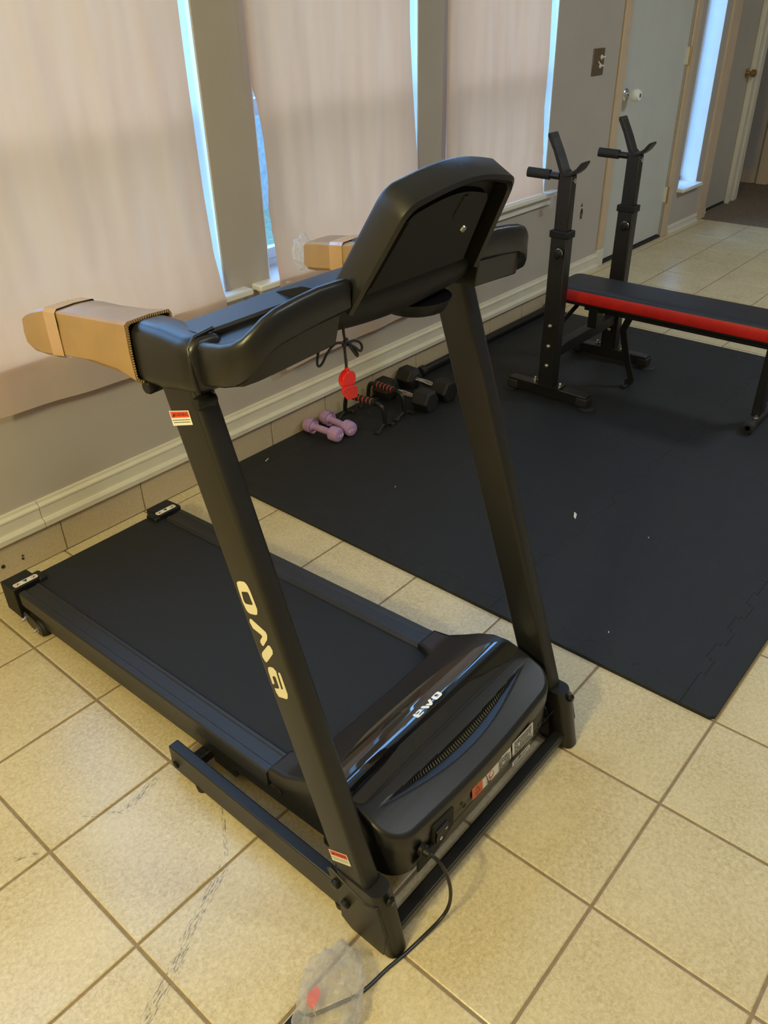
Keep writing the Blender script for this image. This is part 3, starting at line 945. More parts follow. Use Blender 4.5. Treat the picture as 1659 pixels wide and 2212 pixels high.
# wheel brackets at the rear
for s in (-1, 1):
    X = .038 if s < 0 else mir(.038)
    d = -1 if s < 0 else 1
    P = [(.10, .060), (.115, .040), (.108, .022), (.08, .010), (.04, .003), (.015, .006), (.008, .022), (.02, .040), (.05, .055)]
    br = MB().prism(P, 'x', X, X - d * .006).build('wheel_bracket', M['steel'], tr, bevel=.002)
    for (by, bz_) in ((.095, .037), (.03, .028)):
        MB().lathe([(0, .009), (d * .004, .009), (d * .005, .006), (d * .013, .006), (d * .016, .004)], (X, by, bz_), 'x', 8).build('bolt', M['zinc'], br)
    MB().lathe([(0, .025), (.003, .027), (.013, .027), (.016, .025)], (X + (.004 if s < 0 else -.020), .03, .0275), 'x', 20).build('wheel', M['rubber'], br)

# uprights, boots and base tubes
UA, UB = (-1.322, .10), (-.990, 1.115)      # centre line (y, z)
UD = Vector((0, UB[0] - UA[0], UB[1] - UA[1])).normalized()
for s in (-1, 1):
    xo = 0.0 if s < 0 else mir(0.0)

    def sect(c, hx_, hy, r=.014):
        c = Vector(c)
        return [Vector((c.x + a, c.y + b, c.z)) for a, b in rrect(hx_, hy, r, 5)]
    mb = MB().loft([sect((xo, UA[0], UA[1]), .0215, .043, .012), sect((xo, UB[0], UB[1]), .0215, .045, .012)])
    up = mb.build('upright', M['steel'], tr, smooth=50)
    # boot
    boot = []
    for (yb, yf, z) in ((-1.315, -1.412, .003), (-1.307, -1.408, .02), (-1.290, -1.398, .07), (-1.262, -1.385, .13), (-1.252, -1.372, .165)):
        boot.append([Vector((xo + a, (yb + yf) / 2 + b, z)) for a, b in rrect(.0245, (yb - yf) / 2, .020, 5)])
    MB().loft(boot).build('boot', M['steel'], tr, smooth=50)
    d = -1 if s < 0 else 1
    MB().prism([(-1.385, .0), (-1.30, .0), (-1.272, .018), (-1.270, .075), (-1.240, .150), (-1.248, .158), (-1.262, .152), (-1.30, .138), (-1.34, .128), (-1.372, .145), (-1.392, .07)], 'x', xo + d * .0195, xo + d * .0265).build('gusset', M['steel'], tr, bevel=.002)
    ba = MB().box(xo - .014, xo + .014, -1.36, -.693, .018, .092).build('base_tube', M['steel'], tr, bevel=.003)
    for (by, bz_) in ((-1.268, .127), (-1.291, .083)):
        MB().lathe([(0, .0105), (d * .004, .0105), (d * .009, .0085), (d * .010, .005)], (xo + d * .0275, by, bz_), 'x', 14).build('bolt', M['bolt'], tr)
    MB().lathe([(0, .010), (-.005, .010), (-.009, .006)], (xo, -1.382, .150), 'y', 14).build('bolt', M['bolt'], tr)
    MB().lathe([(0, .0095), (d * .004, .0095), (d * .006, .006)], (xo + d * .014, -.712, .040), 'x', 14).build('bolt', M['bolt'], ba)
    for fy_ in (-.79, -1.25):
        MB().lathe([(0, .014), (.018, .016)], (xo, fy_, .0), 'z', 14).build('foot_pad', M['rubber'], ba)
MB().box(.0, mir(.0), -1.392, -1.362, .022, .048).build('front_bar', M['steel'], tr, bevel=.004)
MB().box(.0, mir(.0), -.76, -.73, .03, .06).build('rear_bar', M['steel'], tr, bevel=.004)
for s in (-1, 1):
    xq = .035 if s < 0 else mir(.035)
    MB().prism([(-1.36, .03), (-1.33, .03), (-1.30, .10), (-1.25, .13), (-1.27, .15), (-1.34, .115)], 'x', xq - .003, xq + .003).build('hinge_plate', M['steel'], tr)
    MB().lathe([(-.014, .014), (.014, .014)], (xq, -1.335, .075), 'x', 14).build('pivot', M['bolt'], tr)


# decals from measured outlines on their real planes
def poly_plane(name, P, m, parent, conv, hole=None, th=None):
    mb = MB()
    if hole:
        # ring between outline and hole: resample both to the same count
        def resamp(Q, n):
            Q = [Vector(q) for q in Q]
            Ls = [0]
            for i in range(len(Q)):
                Ls.append(Ls[-1] + (Q[(i + 1) % len(Q)] - Q[i]).length)
            out = []
            for k in range(n):
                t = Ls[-1] * k / n
                for i in range(len(Q)):
                    if Ls[i] <= t <= Ls[i + 1]:
                        w = (t - Ls[i]) / max(1e-9, Ls[i + 1] - Ls[i])
                        out.append(Q[i].lerp(Q[(i + 1) % len(Q)], w))
                        break
            return out
        n = 48
        c = sum((Vector(h) for h in hole), Vector((0, 0))) / len(hole)

        def polar(Q):
            R_ = []
            Q = [Vector(q) - c for q in Q]
            for k in range(n):
                a = 2 * PI * k / n
                d_ = Vector((math.cos(a), math.sin(a)))
                best = 0
                for i in range(len(Q)):
                    p, q = Q[i], Q[(i + 1) % len(Q)]
                    e = q - p
                    den = d_.x * e.y - d_.y * e.x
                    if abs(den) < 1e-12:
                        continue
                    t = (p.x * e.y - p.y * e.x) / den
                    u = (p.x * d_.y - p.y * d_.x) / den
                    if t > 0 and -1e-6 <= u <= 1 + 1e-6:
                        best = max(best, t)
                R_.append(c + d_ * best)
            return R_
        A, B = polar(P), polar(hole)
        v = [conv(*p) for p in A] + [conv(*p) for p in B]
        mb.add(v, [(i, (i + 1) % n, n + (i + 1) % n, n + i) for i in range(n)])
    else:
        mb.add([conv(*p) for p in P], [tuple(range(len(P)))])
    return mb.build(name, m, parent, smooth=0)


HN = [(-1.38, .228), (-1.34, .246), (-1.30, .262), (-1.26, .275), (-1.22, .284), (-1.19, .281), (-1.15, .265), (-1.10, .232), (-1.05, .200), (-0.97, .186)]


def H(y):
    return interp(HN, y) if y > HN[0][0] else HN[0][1]


def Hs(y):
    return (H(y - .012) + 2 * H(y) + H(y + .012)) / 4


ons = lambda a, b: (-.0219, a, b)
lg = DEC['UP']
poly_plane('logo_letter', lg['O'], M['logo'], tr, ons, lg['Oi'])
for k in ('M1', 'M2', 'A'):
    poly_plane('logo_letter', lg[k], M['logo'], tr, ons)
for nm in ('UPW', 'UPW2'):
    P = [Vector(q) for q in DEC[nm]]
    wlab = poly_plane('warning_label', P, M['white'], tr, ons)
    wlab['label'] = 'white and red warning label'

    def bil(u, v, P=P):
        return tuple((P[0] * (1 - u) + P[1] * u) * (1 - v) + (P[3] * (1 - u) + P[2] * u) * v)
    on2 = lambda a, b: (-.0222, a, b)
    poly_plane('label_print', [bil(.04, .05), bil(.96, .05), bil(.96, .47), bil(.04, .47)], M['redprint'], wlab, on2)
    on3 = lambda a, b: (-.0224, a, b)
    for (v0, v1, u0, u1) in ((.60, .65, .06, .94), (.76, .81, .10, .92)):
        mbk = MB()
        k = u0
        while k < u1:
            w_ = random.uniform(.03, .10)
            mbk.add([on3(*bil(k, v0)), on3(*bil(min(k + w_, u1), v0)), on3(*bil(min(k + w_, u1), v1)), on3(*bil(k, v1))], [(0, 1, 2, 3)])
            k += w_ + .02
        mbk.build('label_print', M['ink'], wlab, smooth=0)
    o0 = Vector(on3(*bil(.57, .27)))
    ax = Vector(on3(*bil(1, .27))) - Vector(on3(*bil(0, .27)))
    ay = Vector(on3(*bil(.5, 0))) - Vector(on3(*bil(.5, 1)))
    text('label_print', 'WARNING', .0085, frame(o0, ax, ay), M['ink'], wlab, ext=.0001)
    poly_plane('label_print', [bil(.12, .40), bil(.24, .40), bil(.18, .14)], M['ink'], wlab, on3)

# ------------------------------------------------ motor hood
plan = []
hw = .298
yb_c, yb_w, yf = -1.052, -.996, -1.366
R_ = .065
pl = [(CX - hw, yb_w), (CX - hw, -1.1)]
for k in range(9):
    a = PI + k * PI / 16
    pl.append((CX - hw + R_ + R_ * math.cos(a), yf + R_ * .9 + R_ * .9 * math.sin(a)))
for k in range(1, 12):
    u = k / 12
    x = CX - hw + R_ + (2 * hw - 2 * R_) * u
    pl.append((x, yf - .008 * math.sin(PI * u)))
for k in range(9):
    a = -PI / 2 + k * PI / 16
    pl.append((CX + hw - R_ + R_ * math.cos(a), yf + R_ * .9 + R_ * .9 * math.sin(a)))
pl += [(CX + hw, -1.1), (CX + hw, yb_w), (CX + hw - .07, yb_w), (CX + hw - .082, -1.03), (CX + hw - .10, yb_c)]
for k in range(1, 12):
    pl.append((CX + hw - .10 - (2 * hw - .2) * k / 12, yb_c - .004 * math.sin(PI * k / 12)))
pl += [(CX - hw + .10, yb_c), (CX - hw + .082, -1.03), (CX - hw + .07, yb_w)]


def subdiv(P, mx=.035):
    out = []
    for i, p in enumerate(P):
        q = P[(i + 1) % len(P)]
        n = max(1, int(math.dist(p, q) / mx))
        for k in range(n):
            out.append((p[0] + (q[0] - p[0]) * k / n, p[1] + (q[1] - p[1]) * k / n))
    return out


pl = subdiv(pl)
cy = -1.2


def zbot(y):
    return .118 if y < -1.1 else .118 + (y + 1.1) * .15


rings = [[(x, y, zbot(y)) for x, y in offset_poly(pl, .012)],
         [(x, y, max(zbot(y), .118) + .0) for x, y in offset_poly(pl, .004)],
         [(x, y, H(y) - .036) for x, y in offset_poly(pl, .002)]]
body = MB().loft(rings).build('motor_housing', M['satin'], tr, smooth=40)
rings = [[(x, y, H(y) - .040) for x, y in pl]]
for dd, dz in ((0, .008), (.0015, .004), (.005, .001), (.010, 0)):
    rings.append([(x, y, Hs(y) - dz) for x, y in offset_poly(pl, dd)])
def crescent(x, y):
    """depth of the vent scoop: sharp drop at its rear edge, then a slope back up to the front"""
    u = (x - .080) / .524
    if u <= 0 or u >= 1:
        return 0
    bow = math.sin(PI * u)
    yr, yf_ = -1.2885 - .009 * bow, -1.2880 - .043 * bow
    if y > yr or y < yf_:
        return 0
    return .019 * bow * (y - yf_) / (yr - yf_)


lidmb = MB().loft(rings, caps=False)
bm = bmesh.new()
bm.faces.new([bm.verts.new((x, y, 0)) for x, y in offset_poly(pl, .010)])
ycut = [-.99 - .01 * k for k in range(28)] + [-1.27 - .0022 * k for k in range(30)]
for yv in ycut:
    bmesh.ops.bisect_plane(bm, geom=bm.verts[:] + bm.edges[:] + bm.faces[:], plane_co=(0, yv, 0), plane_no=(0, 1, 0))
for k in range(1, 60):
    bmesh.ops.bisect_plane(bm, geom=bm.verts[:] + bm.edges[:] + bm.faces[:], plane_co=(CX - hw + 2 * hw * k / 60, 0, 0), plane_no=(1, 0, 0))
bm.verts.ensure_lookup_table()
for i, v in enumerate(bm.verts):
    v.index = i
lidmb.add([(v.co.x, v.co.y, Hs(v.co.y) - crescent(v.co.x, v.co.y)) for v in bm.verts], [tuple(v.index for v in f.verts) for f in bm.faces])
bm.free()
lid = lidmb.build('hood_cover', M['satin'], tr, smooth=30)


def onlid(name, P, m, dz, parent, ystep=.006, hole=None):
    """polygon draped over the lid: cut in thin strips along y so it follows the curve"""
    bm = bmesh.new()
    vs = [bm.verts.new((x, y, 0)) for x, y in P]
    bm.faces.new(vs)
    ymin, ymax = min(p[1] for p in P), max(p[1] for p in P)
    y = ymin + ystep
    while y < ymax:
        g = bm.verts[:] + bm.edges[:] + bm.faces[:]
        bmesh.ops.bisect_plane(bm, geom=g, plane_co=(0, y, 0), plane_no=(0, 1, 0))
        y += ystep
    for v in bm.verts:
        v.co.z = Hs(v.co.y) + dz
    bmesh.ops.recalc_face_normals(bm, faces=bm.faces)
    for f in bm.faces:
        if f.normal.z < 0:
            f.normal_flip()
    me = bpy.data.meshes.new(name)
    bm.to_mesh(me)
    bm.free()
    me.polygons.foreach_set('use_smooth', [True] * len(me.polygons))
    return link(name, me, m, parent)


def smoothpoly(P, it=2):
    for _ in range(it):
        Q = []
        for i, p in enumerate(P):
            q = P[(i + 1) % len(P)]
            Q += [(p[0] * .75 + q[0] * .25, p[1] * .75 + q[1] * .25), (p[0] * .25 + q[0] * .75, p[1] * .25 + q[1] * .75)]
        P = Q
    return P


GL = smoothpoly(DEC['GLOSS'])
onlid('panel_seam', offset_poly(GL[::-1] if sum((GL[i][0] * GL[(i + 1) % len(GL)][1] - GL[(i + 1) % len(GL)][0] * GL[i][1]) for i in range(len(GL))) < 0 else GL, -.0016), M['slot'], .0004, lid)
gp = onlid('gloss_panel', GL, M['gloss'], .0011, lid, .003)
for k in ('M1', 'M2', 'A'):
    onlid('logo_letter', DEC['HO'][k], M['hoodlogo'], .0016, gp)
conv = lambda x, y: (x, y, Hs(y) + .0016)
poly_plane('logo_letter', DEC['HO']['O'], M['hoodlogo'], gp, conv, DEC['HO']['Oi'])
# vent: dark opening and single slats in the scoop
vo, sl = MB(), MB()
A, B = [], []
for k in range(41):
    x = .150 + .384 * k / 40
    bow = math.sin(PI * (x - .080) / .524)
    w = math.sin(PI * k / 40) ** .5
    A.append((x, -1.2890 - .009 * bow))
    B.append((x, -1.2890 - .009 * bow - .0125 * bow * w))
zc_ = lambda x, y: Hs(y) - crescent(x, y)
vo.loft([[(x, y, zc_(x, y - .0006) + .0006) for x, y in A], [(x, y, zc_(x, y) + .0006) for x, y in B]], closed=False, caps=False)
vo.build('vent_opening', M['slot'], lid, smooth=0)
for i in range(1, 50):
    x = .150 + .384 * i / 50
    k = i / 50 * 40
    a, b = A[int(k)], B[int(k)]
    sk = .003
    z0, z1 = zc_(x, a[1] - .001), zc_(x, b[1])
    sl.add([(x, a[1], z0 + .001), (x + .0014, a[1], z0 + .001), (x + .0014 - sk, b[1], z1 + .001), (x - sk, b[1], z1 + .001),
            (x, a[1], z0 + .008), (x + .0014, a[1], z0 + .008), (x + .0014 - sk, b[1], z1 + .003), (x - sk, b[1], z1 + .003)],
           [(0, 1, 2, 3), (4, 5, 6, 7), (0, 1, 5, 4), (1, 2, 6, 5), (2, 3, 7, 6), (3, 0, 4, 7)])
sl.build('vent_slats', M['slat'], lid, smooth=0)
MB().tube([(.075 + .54 * k / 20, -1.268, Hs(-1.268) + .0004) for k in range(21)], .0010, 5).build('crease', M['slot'], lid)

# front labels, switch and cord outlet
YF = -1.3735


def fpt(u, v):
    k = 1.0
    return (CX + (u - CX) * .99, YF, v)


lw = poly_plane('label', DEC['LWHITE'], M['white'], body, fpt)
lw['label'] = 'long warning label, white with a red left end'
fp2 = lambda u, v: (CX + (u - CX) * .99, YF - .0004, v)
fp3 = lambda u, v: (CX + (u - CX) * .99, YF - .0007, v)
poly_plane('label_print', DEC['LRED'], M['orange'], lw, fp2)
poly_plane('label_print', DEC['ARROW'], M['ink'], lw, fp3)
poly_plane('label_print', DEC['CIRC'], M['redprint'], lw, fp2, [((p[0] - .355) * .7 + .355, (p[1] - .181) * .7 + .181) for p in DEC['CIRC']])
tc = [sum(p[i] for p in DEC['TRI']) / 3 for i in (0, 1)]
poly_plane('label_print', DEC['TRI'], M['ink'], lw, fp3, [((p[0] - tc[0]) * .72 + tc[0], (p[1] - tc[1]) * .72 + tc[1]) for p in DEC['TRI']])


def lines(parent, P, u0, u1, v0, v1, n, m, seed, words=.16):
    rnd = random.Random(seed)
    P = [Vector(p) for p in P]
    mbk = MB()
    for i in range(n):
        v = v0 + (v1 - v0) * (i + .5) / n
        h = (v1 - v0) / n * .26
        u = u0
        while u < u1 - .02:
            w = min(rnd.uniform(.05, words), u1 - u)
            pts = []
            for (uu, vv) in ((u, v - h), (u + w, v - h), (u + w, v + h), (u, v + h)):
                q = (P[0] * (1 - uu) + P[1] * uu) * (1 - vv) + (P[3] * (1 - uu) + P[2] * uu) * vv
                pts.append(fp3(q.x, q.y))
            mbk.add(pts, [(0, 1, 2, 3)])
            u += w + .018
            if rnd.random() < .08:
                u += .08
    mbk.build('label_print', m, parent, smooth=0)


lines(lw, DEC['LWHITE'], .56, .96, .12, .9, 6, M['ink'], 3)
lb = poly_plane('label', DEC['LBIG'], M['white'], body, fpt)
lb['label'] = 'white rating label filled with printed text'
lines(lb, DEC['LBIG'], .09, .92, .08, .94, 8, M['ink'], 5)
ls = poly_plane('label', DEC['LSM'], M['white'], body, fpt)
ls['label'] = 'narrow white serial label'
lines(ls, DEC['LSM'], .06, .94, .2, .8, 2, M['ink'], 8, .12)
box('label_print', fpt(.515, 0)[0] - .041, fpt(.515, 0)[0] - .0395, YF - .001, YF - .0003, .118, .150, M['ink'], ls)
for (a, b) in DEC['SCR']:
    MB().lathe([(0, .005), (-.002, .005), (-.003, .003)], (a, YF, b), 'y', 10).build('screw', M['bolt'], body)
MB().lathe([(0, .006), (-.002, .006), (-.003, .004)], (.045, -1.03, .138), 'x', 10).build('screw', M['bolt'], body)
# power switch in its recess
sw = box('switch_recess', .150, .214, YF - .0012, YF + .01, .150, .205, M['slot'], body, bevel=.001)
sr = MB().prism([(YF - .002, .153), (YF - .006, .155), (YF - .0035, .172), (YF - .008, .188), (YF - .002, .190)], 'x', .152, .190).build('rocker_switch', M['blackp'], body, bevel=.001)
mk = frame((.163, YF - .0068, .164), (1, 0, 0), (0, 0, 1))
text('switch_mark', 'O', .011, mk @ Matrix.Translation((0, 0, .0016)), M['white'], sr)
text('switch_mark', 'I', .011, frame((.180, YF - .0094, .182), (0, 0, 1), (-1, 0, 0)), M['white'], sr)
MB().prism([(.098, .118), (.150, .118), (.214, .150), (.150, .153), (.128, .160), (.112, .160), (.098, .150)], 'y', YF - .0009, YF + .004).build('cord_recess', M['slot'], body, smooth=0)
MB().lathe([(.004, .013), (-.004, .013), (-.006, .009), (-.018, .007)], (.112, YF, .176), 'y', 16).build('cord_grommet', M['blackp'], body)
MB().tube([(.075, YF - .0002, .153), (.62, YF - .0002, .153)], .0008, 4).build('parting_line', M['slot'], body)
CORD = [(.112, -1.375, .176), (.114, -1.395, .176), (.119, -1.415, .158), (.124, -1.430, .118), (.124, -1.437, .075), (.116, -1.437, .038),
        (.095, -1.432, .016), (.050, -1.424, .006), (0, -1.417, .0045), (-.043, -1.409, .0045), (-.087, -1.404, .0045), (-.117, -1.398, .006), (-.143, -1.388, .010), (-.165, -1.378, .012), (-.19, -1.366, .014), (-.215, -1.35, .016)]


def spline(P, k=6):
    P = [Vector(p) for p in P]
    out = []
    for i in range(len(P) - 1):
        p0, p1, p2, p3 = P[max(i - 1, 0)], P[i], P[i + 1], P[min(i + 2, len(P) - 1)]
        for j in range(k):
            t = j / k
            out.append(.5 * ((2 * p1) + (-p0 + p2) * t + (2 * p0 - 5 * p1 + 4 * p2 - p3) * t * t + (-p0 + 3 * p1 - 3 * p2 + p3) * t ** 3))
    out.append(P[-1])
    return out


cord = MB().tube(spline(CORD), .0038, 10).build('power_cord', M['satin'], tr)
pg = MB().box(-.262, -.212, -1.362, -1.336, .004, .030).build('plug', M['blackp'], cord, bevel=.005)
box('prong', -.275, -.262, -1.358, -1.356, .012, .022, M['brass'], pg)
MB().prism([(-.195, -1.362), (-.165, -1.350), (-.160, -1.335), (-.185, -1.332), (-.20, -1.345)], 'z', .028, .0285).build('cord_tag', M['redpl'], cord, label='small red paper tag on the cord')

# ------------------------------------------------ handlebar, trays, console
for s in (-1, 1):
    def mx(p, s=s):
        return p if s < 0 else (mir(p[0]), p[1], p[2])
    # moulded cover over the upright, running back into the grip
    secs = []
    for (y, zt, zb, xo, xi) in ((-1.064, 1.194, 1.122, -.027, .026), (-1.058, 1.198, 1.114, -.033, .030), (-1.03, 1.197, 1.109, -.035, .033), (-.98, 1.200, 1.100, -.036, .034), (-.94, 1.200, 1.097, -.036, .033), (-.90, 1.194, 1.099, -.035, .031), (-.86, 1.185, 1.102, -.030, .028), (-.72, 1.150, 1.100, -.020, .020), (-.60, 1.118, 1.075, -.018, .018)):
        cxx, cz = (xo + xi) / 2, (zt + zb) / 2
        secs.append([mx((a, y, b)) for a, b in rrect((xi - xo) / 2, (zt - zb) / 2, min((xi - xo), (zt - zb)) * .34, 5, cxx, cz)])
    hb = MB().loft(secs).build('handlebar', M['satin'], tr, smooth=60)
    # seam ridge on the front of the cover
    MB().tube([mx(p) for p in ((-.029, -1.062, 1.118), (-.0315, -1.058, 1.15), (-.030, -1.054, 1.186), (-.015, -1.052, 1.199), (.02, -1.05, 1.202))], .0035, 8).build('cover_seam', M['satin'], hb, smooth=60)
    # cup shaped tray: curved outer band
    st = [(-.020, -1.050, 1.192, 1.126), (-.024, -1.085, 1.198, 1.134), (-.0245, -1.115, 1.203, 1.140), (-.022, -1.138, 1.210, 1.147), (-.014, -1.155, 1.219, 1.157), (-.001, -1.166, 1.230, 1.172),
          (.016, -1.172, 1.241, 1.188), (.04, -1.174, 1.249, 1.198), (.08, -1.175, 1.255, 1.203), (.12, -1.176, 1.259, 1.208), (.16, -1.178, 1.2595, 1.212), (.176, -1.180, 1.2585, 1.214)]
    pts = [Vector((a[0], a[1], 0)) for a in st]
    rings = []
    th = .011
    for i, a in enumerate(st):
        t = (pts[min(i + 1, len(pts) - 1)] - pts[max(i - 1, 0)]).normalized()
        n_ = Vector((-t.y, t.x, 0))        # inward
        zt, zb = a[2], a[3]
        p = pts[i]
        ring = []
        for (d_, z_) in ((.003, zb), (0, zb + .004), (0, zt - .012), (.0015, zt - .005), (.005, zt - .001), (.010, zt), (.015, zt - .003), (.016, zt - .012), (.016, zb)):
            q = p + n_ * d_
            ring.append(mx((q.x, q.y, z_)))
        rings.append(ring)
    MB().loft(rings).build('tray_wall', M['satin'], tr, smooth=60)
    # tray underside
    top = [(-.012, -1.05), (-.014, -1.12), (-.006, -1.145), (.010, -1.160), (.04, -1.166), (.10, -1.168), (.165, -1.170), (.165, -1.05)]
    bot = [(.000, -1.06), (-.012, -1.12), (-.006, -1.138), (.010, -1.150), (.04, -1.156), (.10, -1.158), (.160, -1.160), (.160, -1.06)]
    zt_ = [1.185, 1.185, 1.185, 1.19, 1.20, 1.205, 1.21, 1.20]
    zb_ = [1.13, 1.139, 1.142, 1.148, 1.152, 1.156, 1.160, 1.155]
    MB().loft([[mx((x, y, z)) for (x, y), z in zip(bot, zb_)], [mx((x, y, z)) for (x, y), z in zip(top, zt_)]]).build('tray_base', M['satin'], tr, smooth=30, bevel=.002)
    for (ky, kz, rr_) in (((-1.050, 1.098, .011), (-.925, 1.092, .012)) if s < 0 else ((-.925, 1.092, .012),)):
        MB().lathe([(-.018, rr_ * .8), (-.014, rr_), (.014, rr_), (.018, rr_ * .8)], mx((-.012 if ky < -1 else -.012, ky, kz)), 'x', 16).build('bolt_knob', M['bolt'], tr)
    # cross beam behind the tray
    b0 = [(-.02, -1.045, 1.160), (-.02, -1.045, 1.1985), (-.02, -.985, 1.1985), (-.02, -.985, 1.160)]
    rings = []
    for (x, y0, y1, z0, z1) in ((-.0, -1.045, -.985, 1.15, 1.198), (.05, -1.050, -.990, 1.155, 1.200), (.12, -1.062, -1.000, 1.165, 1.206), (.19, -1.080, -1.012, 1.170, 1.214)):
        rings.append([mx((x, yy, zz)) for yy, zz in ((y0, z0), (y0, z1 - .004), (y0 + .004, z1), (y1, z1), (y1, z0))])
    MB().loft(rings).build('cross_beam', M['satin'], tr, smooth=40)

# console: rim frame, recessed back, lower shell
KO = Vector((CX, -1.183, 1.213))
KU = Vector((0, -.49, .872)).normalized()
KN = Vector((0, .872, .49)).normalized()


def kp(x, u, n):
    p = KO + Vector((1, 0, 0)) * x + KU * u + KN * n
    return p


def outline(d=0, k=14):
    b, t, h = .166 - d, .136 - d, .176 - d
    P = [(-b, -.012)]
    r = .034
    # left side up, rounded corner, arched top
    cxl, cyl = -t + r * .9, h - r
    for i in range(7):
        a = PI - .12 - i * (PI / 2 - .30) / 6
        P.append((cxl + r * math.cos(a), cyl + r * math.sin(a)))
    x0, y0 = P[-1]
    for i in range(1, k):
        u = i / k
        P.append((x0 + (-2 * x0) * u, y0 + .0165 * math.sin(PI * u)))
    for i in range(7):
        a = .18 + PI / 2 - .30 - .0 - i * (PI / 2 - .30) / 6
        P.append((-cxl + r * math.cos(a - .06), cyl + r * math.sin(a - .06)))
    P.append((b, -.012))
    return P


OU, IN = outline(0), outline(.011)
rings = [[kp(x, u, .004) for x, u in OU], [kp(x, u, .047) for x, u in OU], [kp(x, u, .052) for x, u in [(a * .985, b * .985) for a, b in OU]],
         [kp(x, u, .052) for x, u in IN], [kp(x, u, .004) for x, u in IN], [kp(x, u, 0) for x, u in [((a + c) / 2, (b + d_) / 2) for (a, b), (c, d_) in zip(OU, IN)]], [kp(x, u, .004) for x, u in OU]]
mb = MB()
mb.loft(rings, closed=False, caps=False)
rim = mb.build('console_rim', M['satin'], tr, smooth=50)
# user-facing display plate
IN2 = outline(.010)
dp = MB().loft([[kp(x, u, .046) for x, u in IN2], [kp(x, u, .050) for x, u in IN2]]).build('display_panel', M['gloss'], tr)
# recessed back: stepped plate
P1 = outline(.014)
P2 = [(x * .86, .012 + (u) * .84) for x, u in outline(.018)]
P3 = [(x * .84, .014 + (u) * .82) for x, u in outline(.018)]
back = MB().loft([[kp(x, u, .034) for x, u in P1], [kp(x, u, .028) for x, u in P1], [kp(x, u, .026) for x, u in P2], [kp(x, u, .015) for x, u in P3]])
back = back.build('back_cover', M['blackp'], tr, smooth=30)
MB().prism([(0, 0)] * 0 or [(-.006, .11), (.006, .11), (.006, .152), (-.006, .152)], 'z', 0, 1) if False else None
g = MB().loft([[kp(x, u, .0146) for x, u in ((.018, .112), (.028, .108), (.034, .118), (.032, .150), (.022, .150))], [kp(x, u, .0128) for x, u in ((.020, .113), (.027, .110), (.032, .119), (.030, .149), (.023, .149))]])
g.build('latch_rib', M['blackp'], back, smooth=30)
g = MB().loft([[kp(x, u, .0146) for x, u in ((-.128, .02), (-.118, .02), (-.098, .13), (-.106, .132))], [kp(x, u, .010) for x, u in ((-.126, .022), (-.120, .022), (-.100, .128), (-.105, .130))]])
g.build('side_rib', M['blackp'], back, smooth=30)
q = kp(.068, .080, .0145)
scb = MB().tube([q, q - KN * .003], [.0065, .0055], 14).build('screw', M['zinc'], back)
# lower shell joins console to the trays
prof = [(-1.156, 1.212), (-1.156, 1.198), (-1.148, 1.180), (-1.128, 1.166), (-1.06, 1.158), (-1.015, 1.175), (-1.015, 1.214), (-1.08, 1.235), (-1.150, 1.238)]
rings = []
for k in range(17):
    u = -1 + 2 * k / 16
    x = CX + .170 * u
    bow = .012 * (1 - u * u) - .002
    sh_ = .92 if abs(u) == 1 else 1
    rings.append([(x, -1.11 + (y + 1.11) * sh_, 1.195 + (z - 1.195) * sh_ - (bow if z < 1.19 else 0)) for y, z in prof])
MB().loft(rings).build('console_shell', M['blackp'], tr, smooth=50)
MB().lathe([(-.004, .045), (.0, .055), (.022, .066)], (CX + .09, -1.095, 1.134), 'z', 24).build('speaker_dome', M['blackp'], tr, smooth=60)

# ================================================================ THINGS ON THE TREADMILL


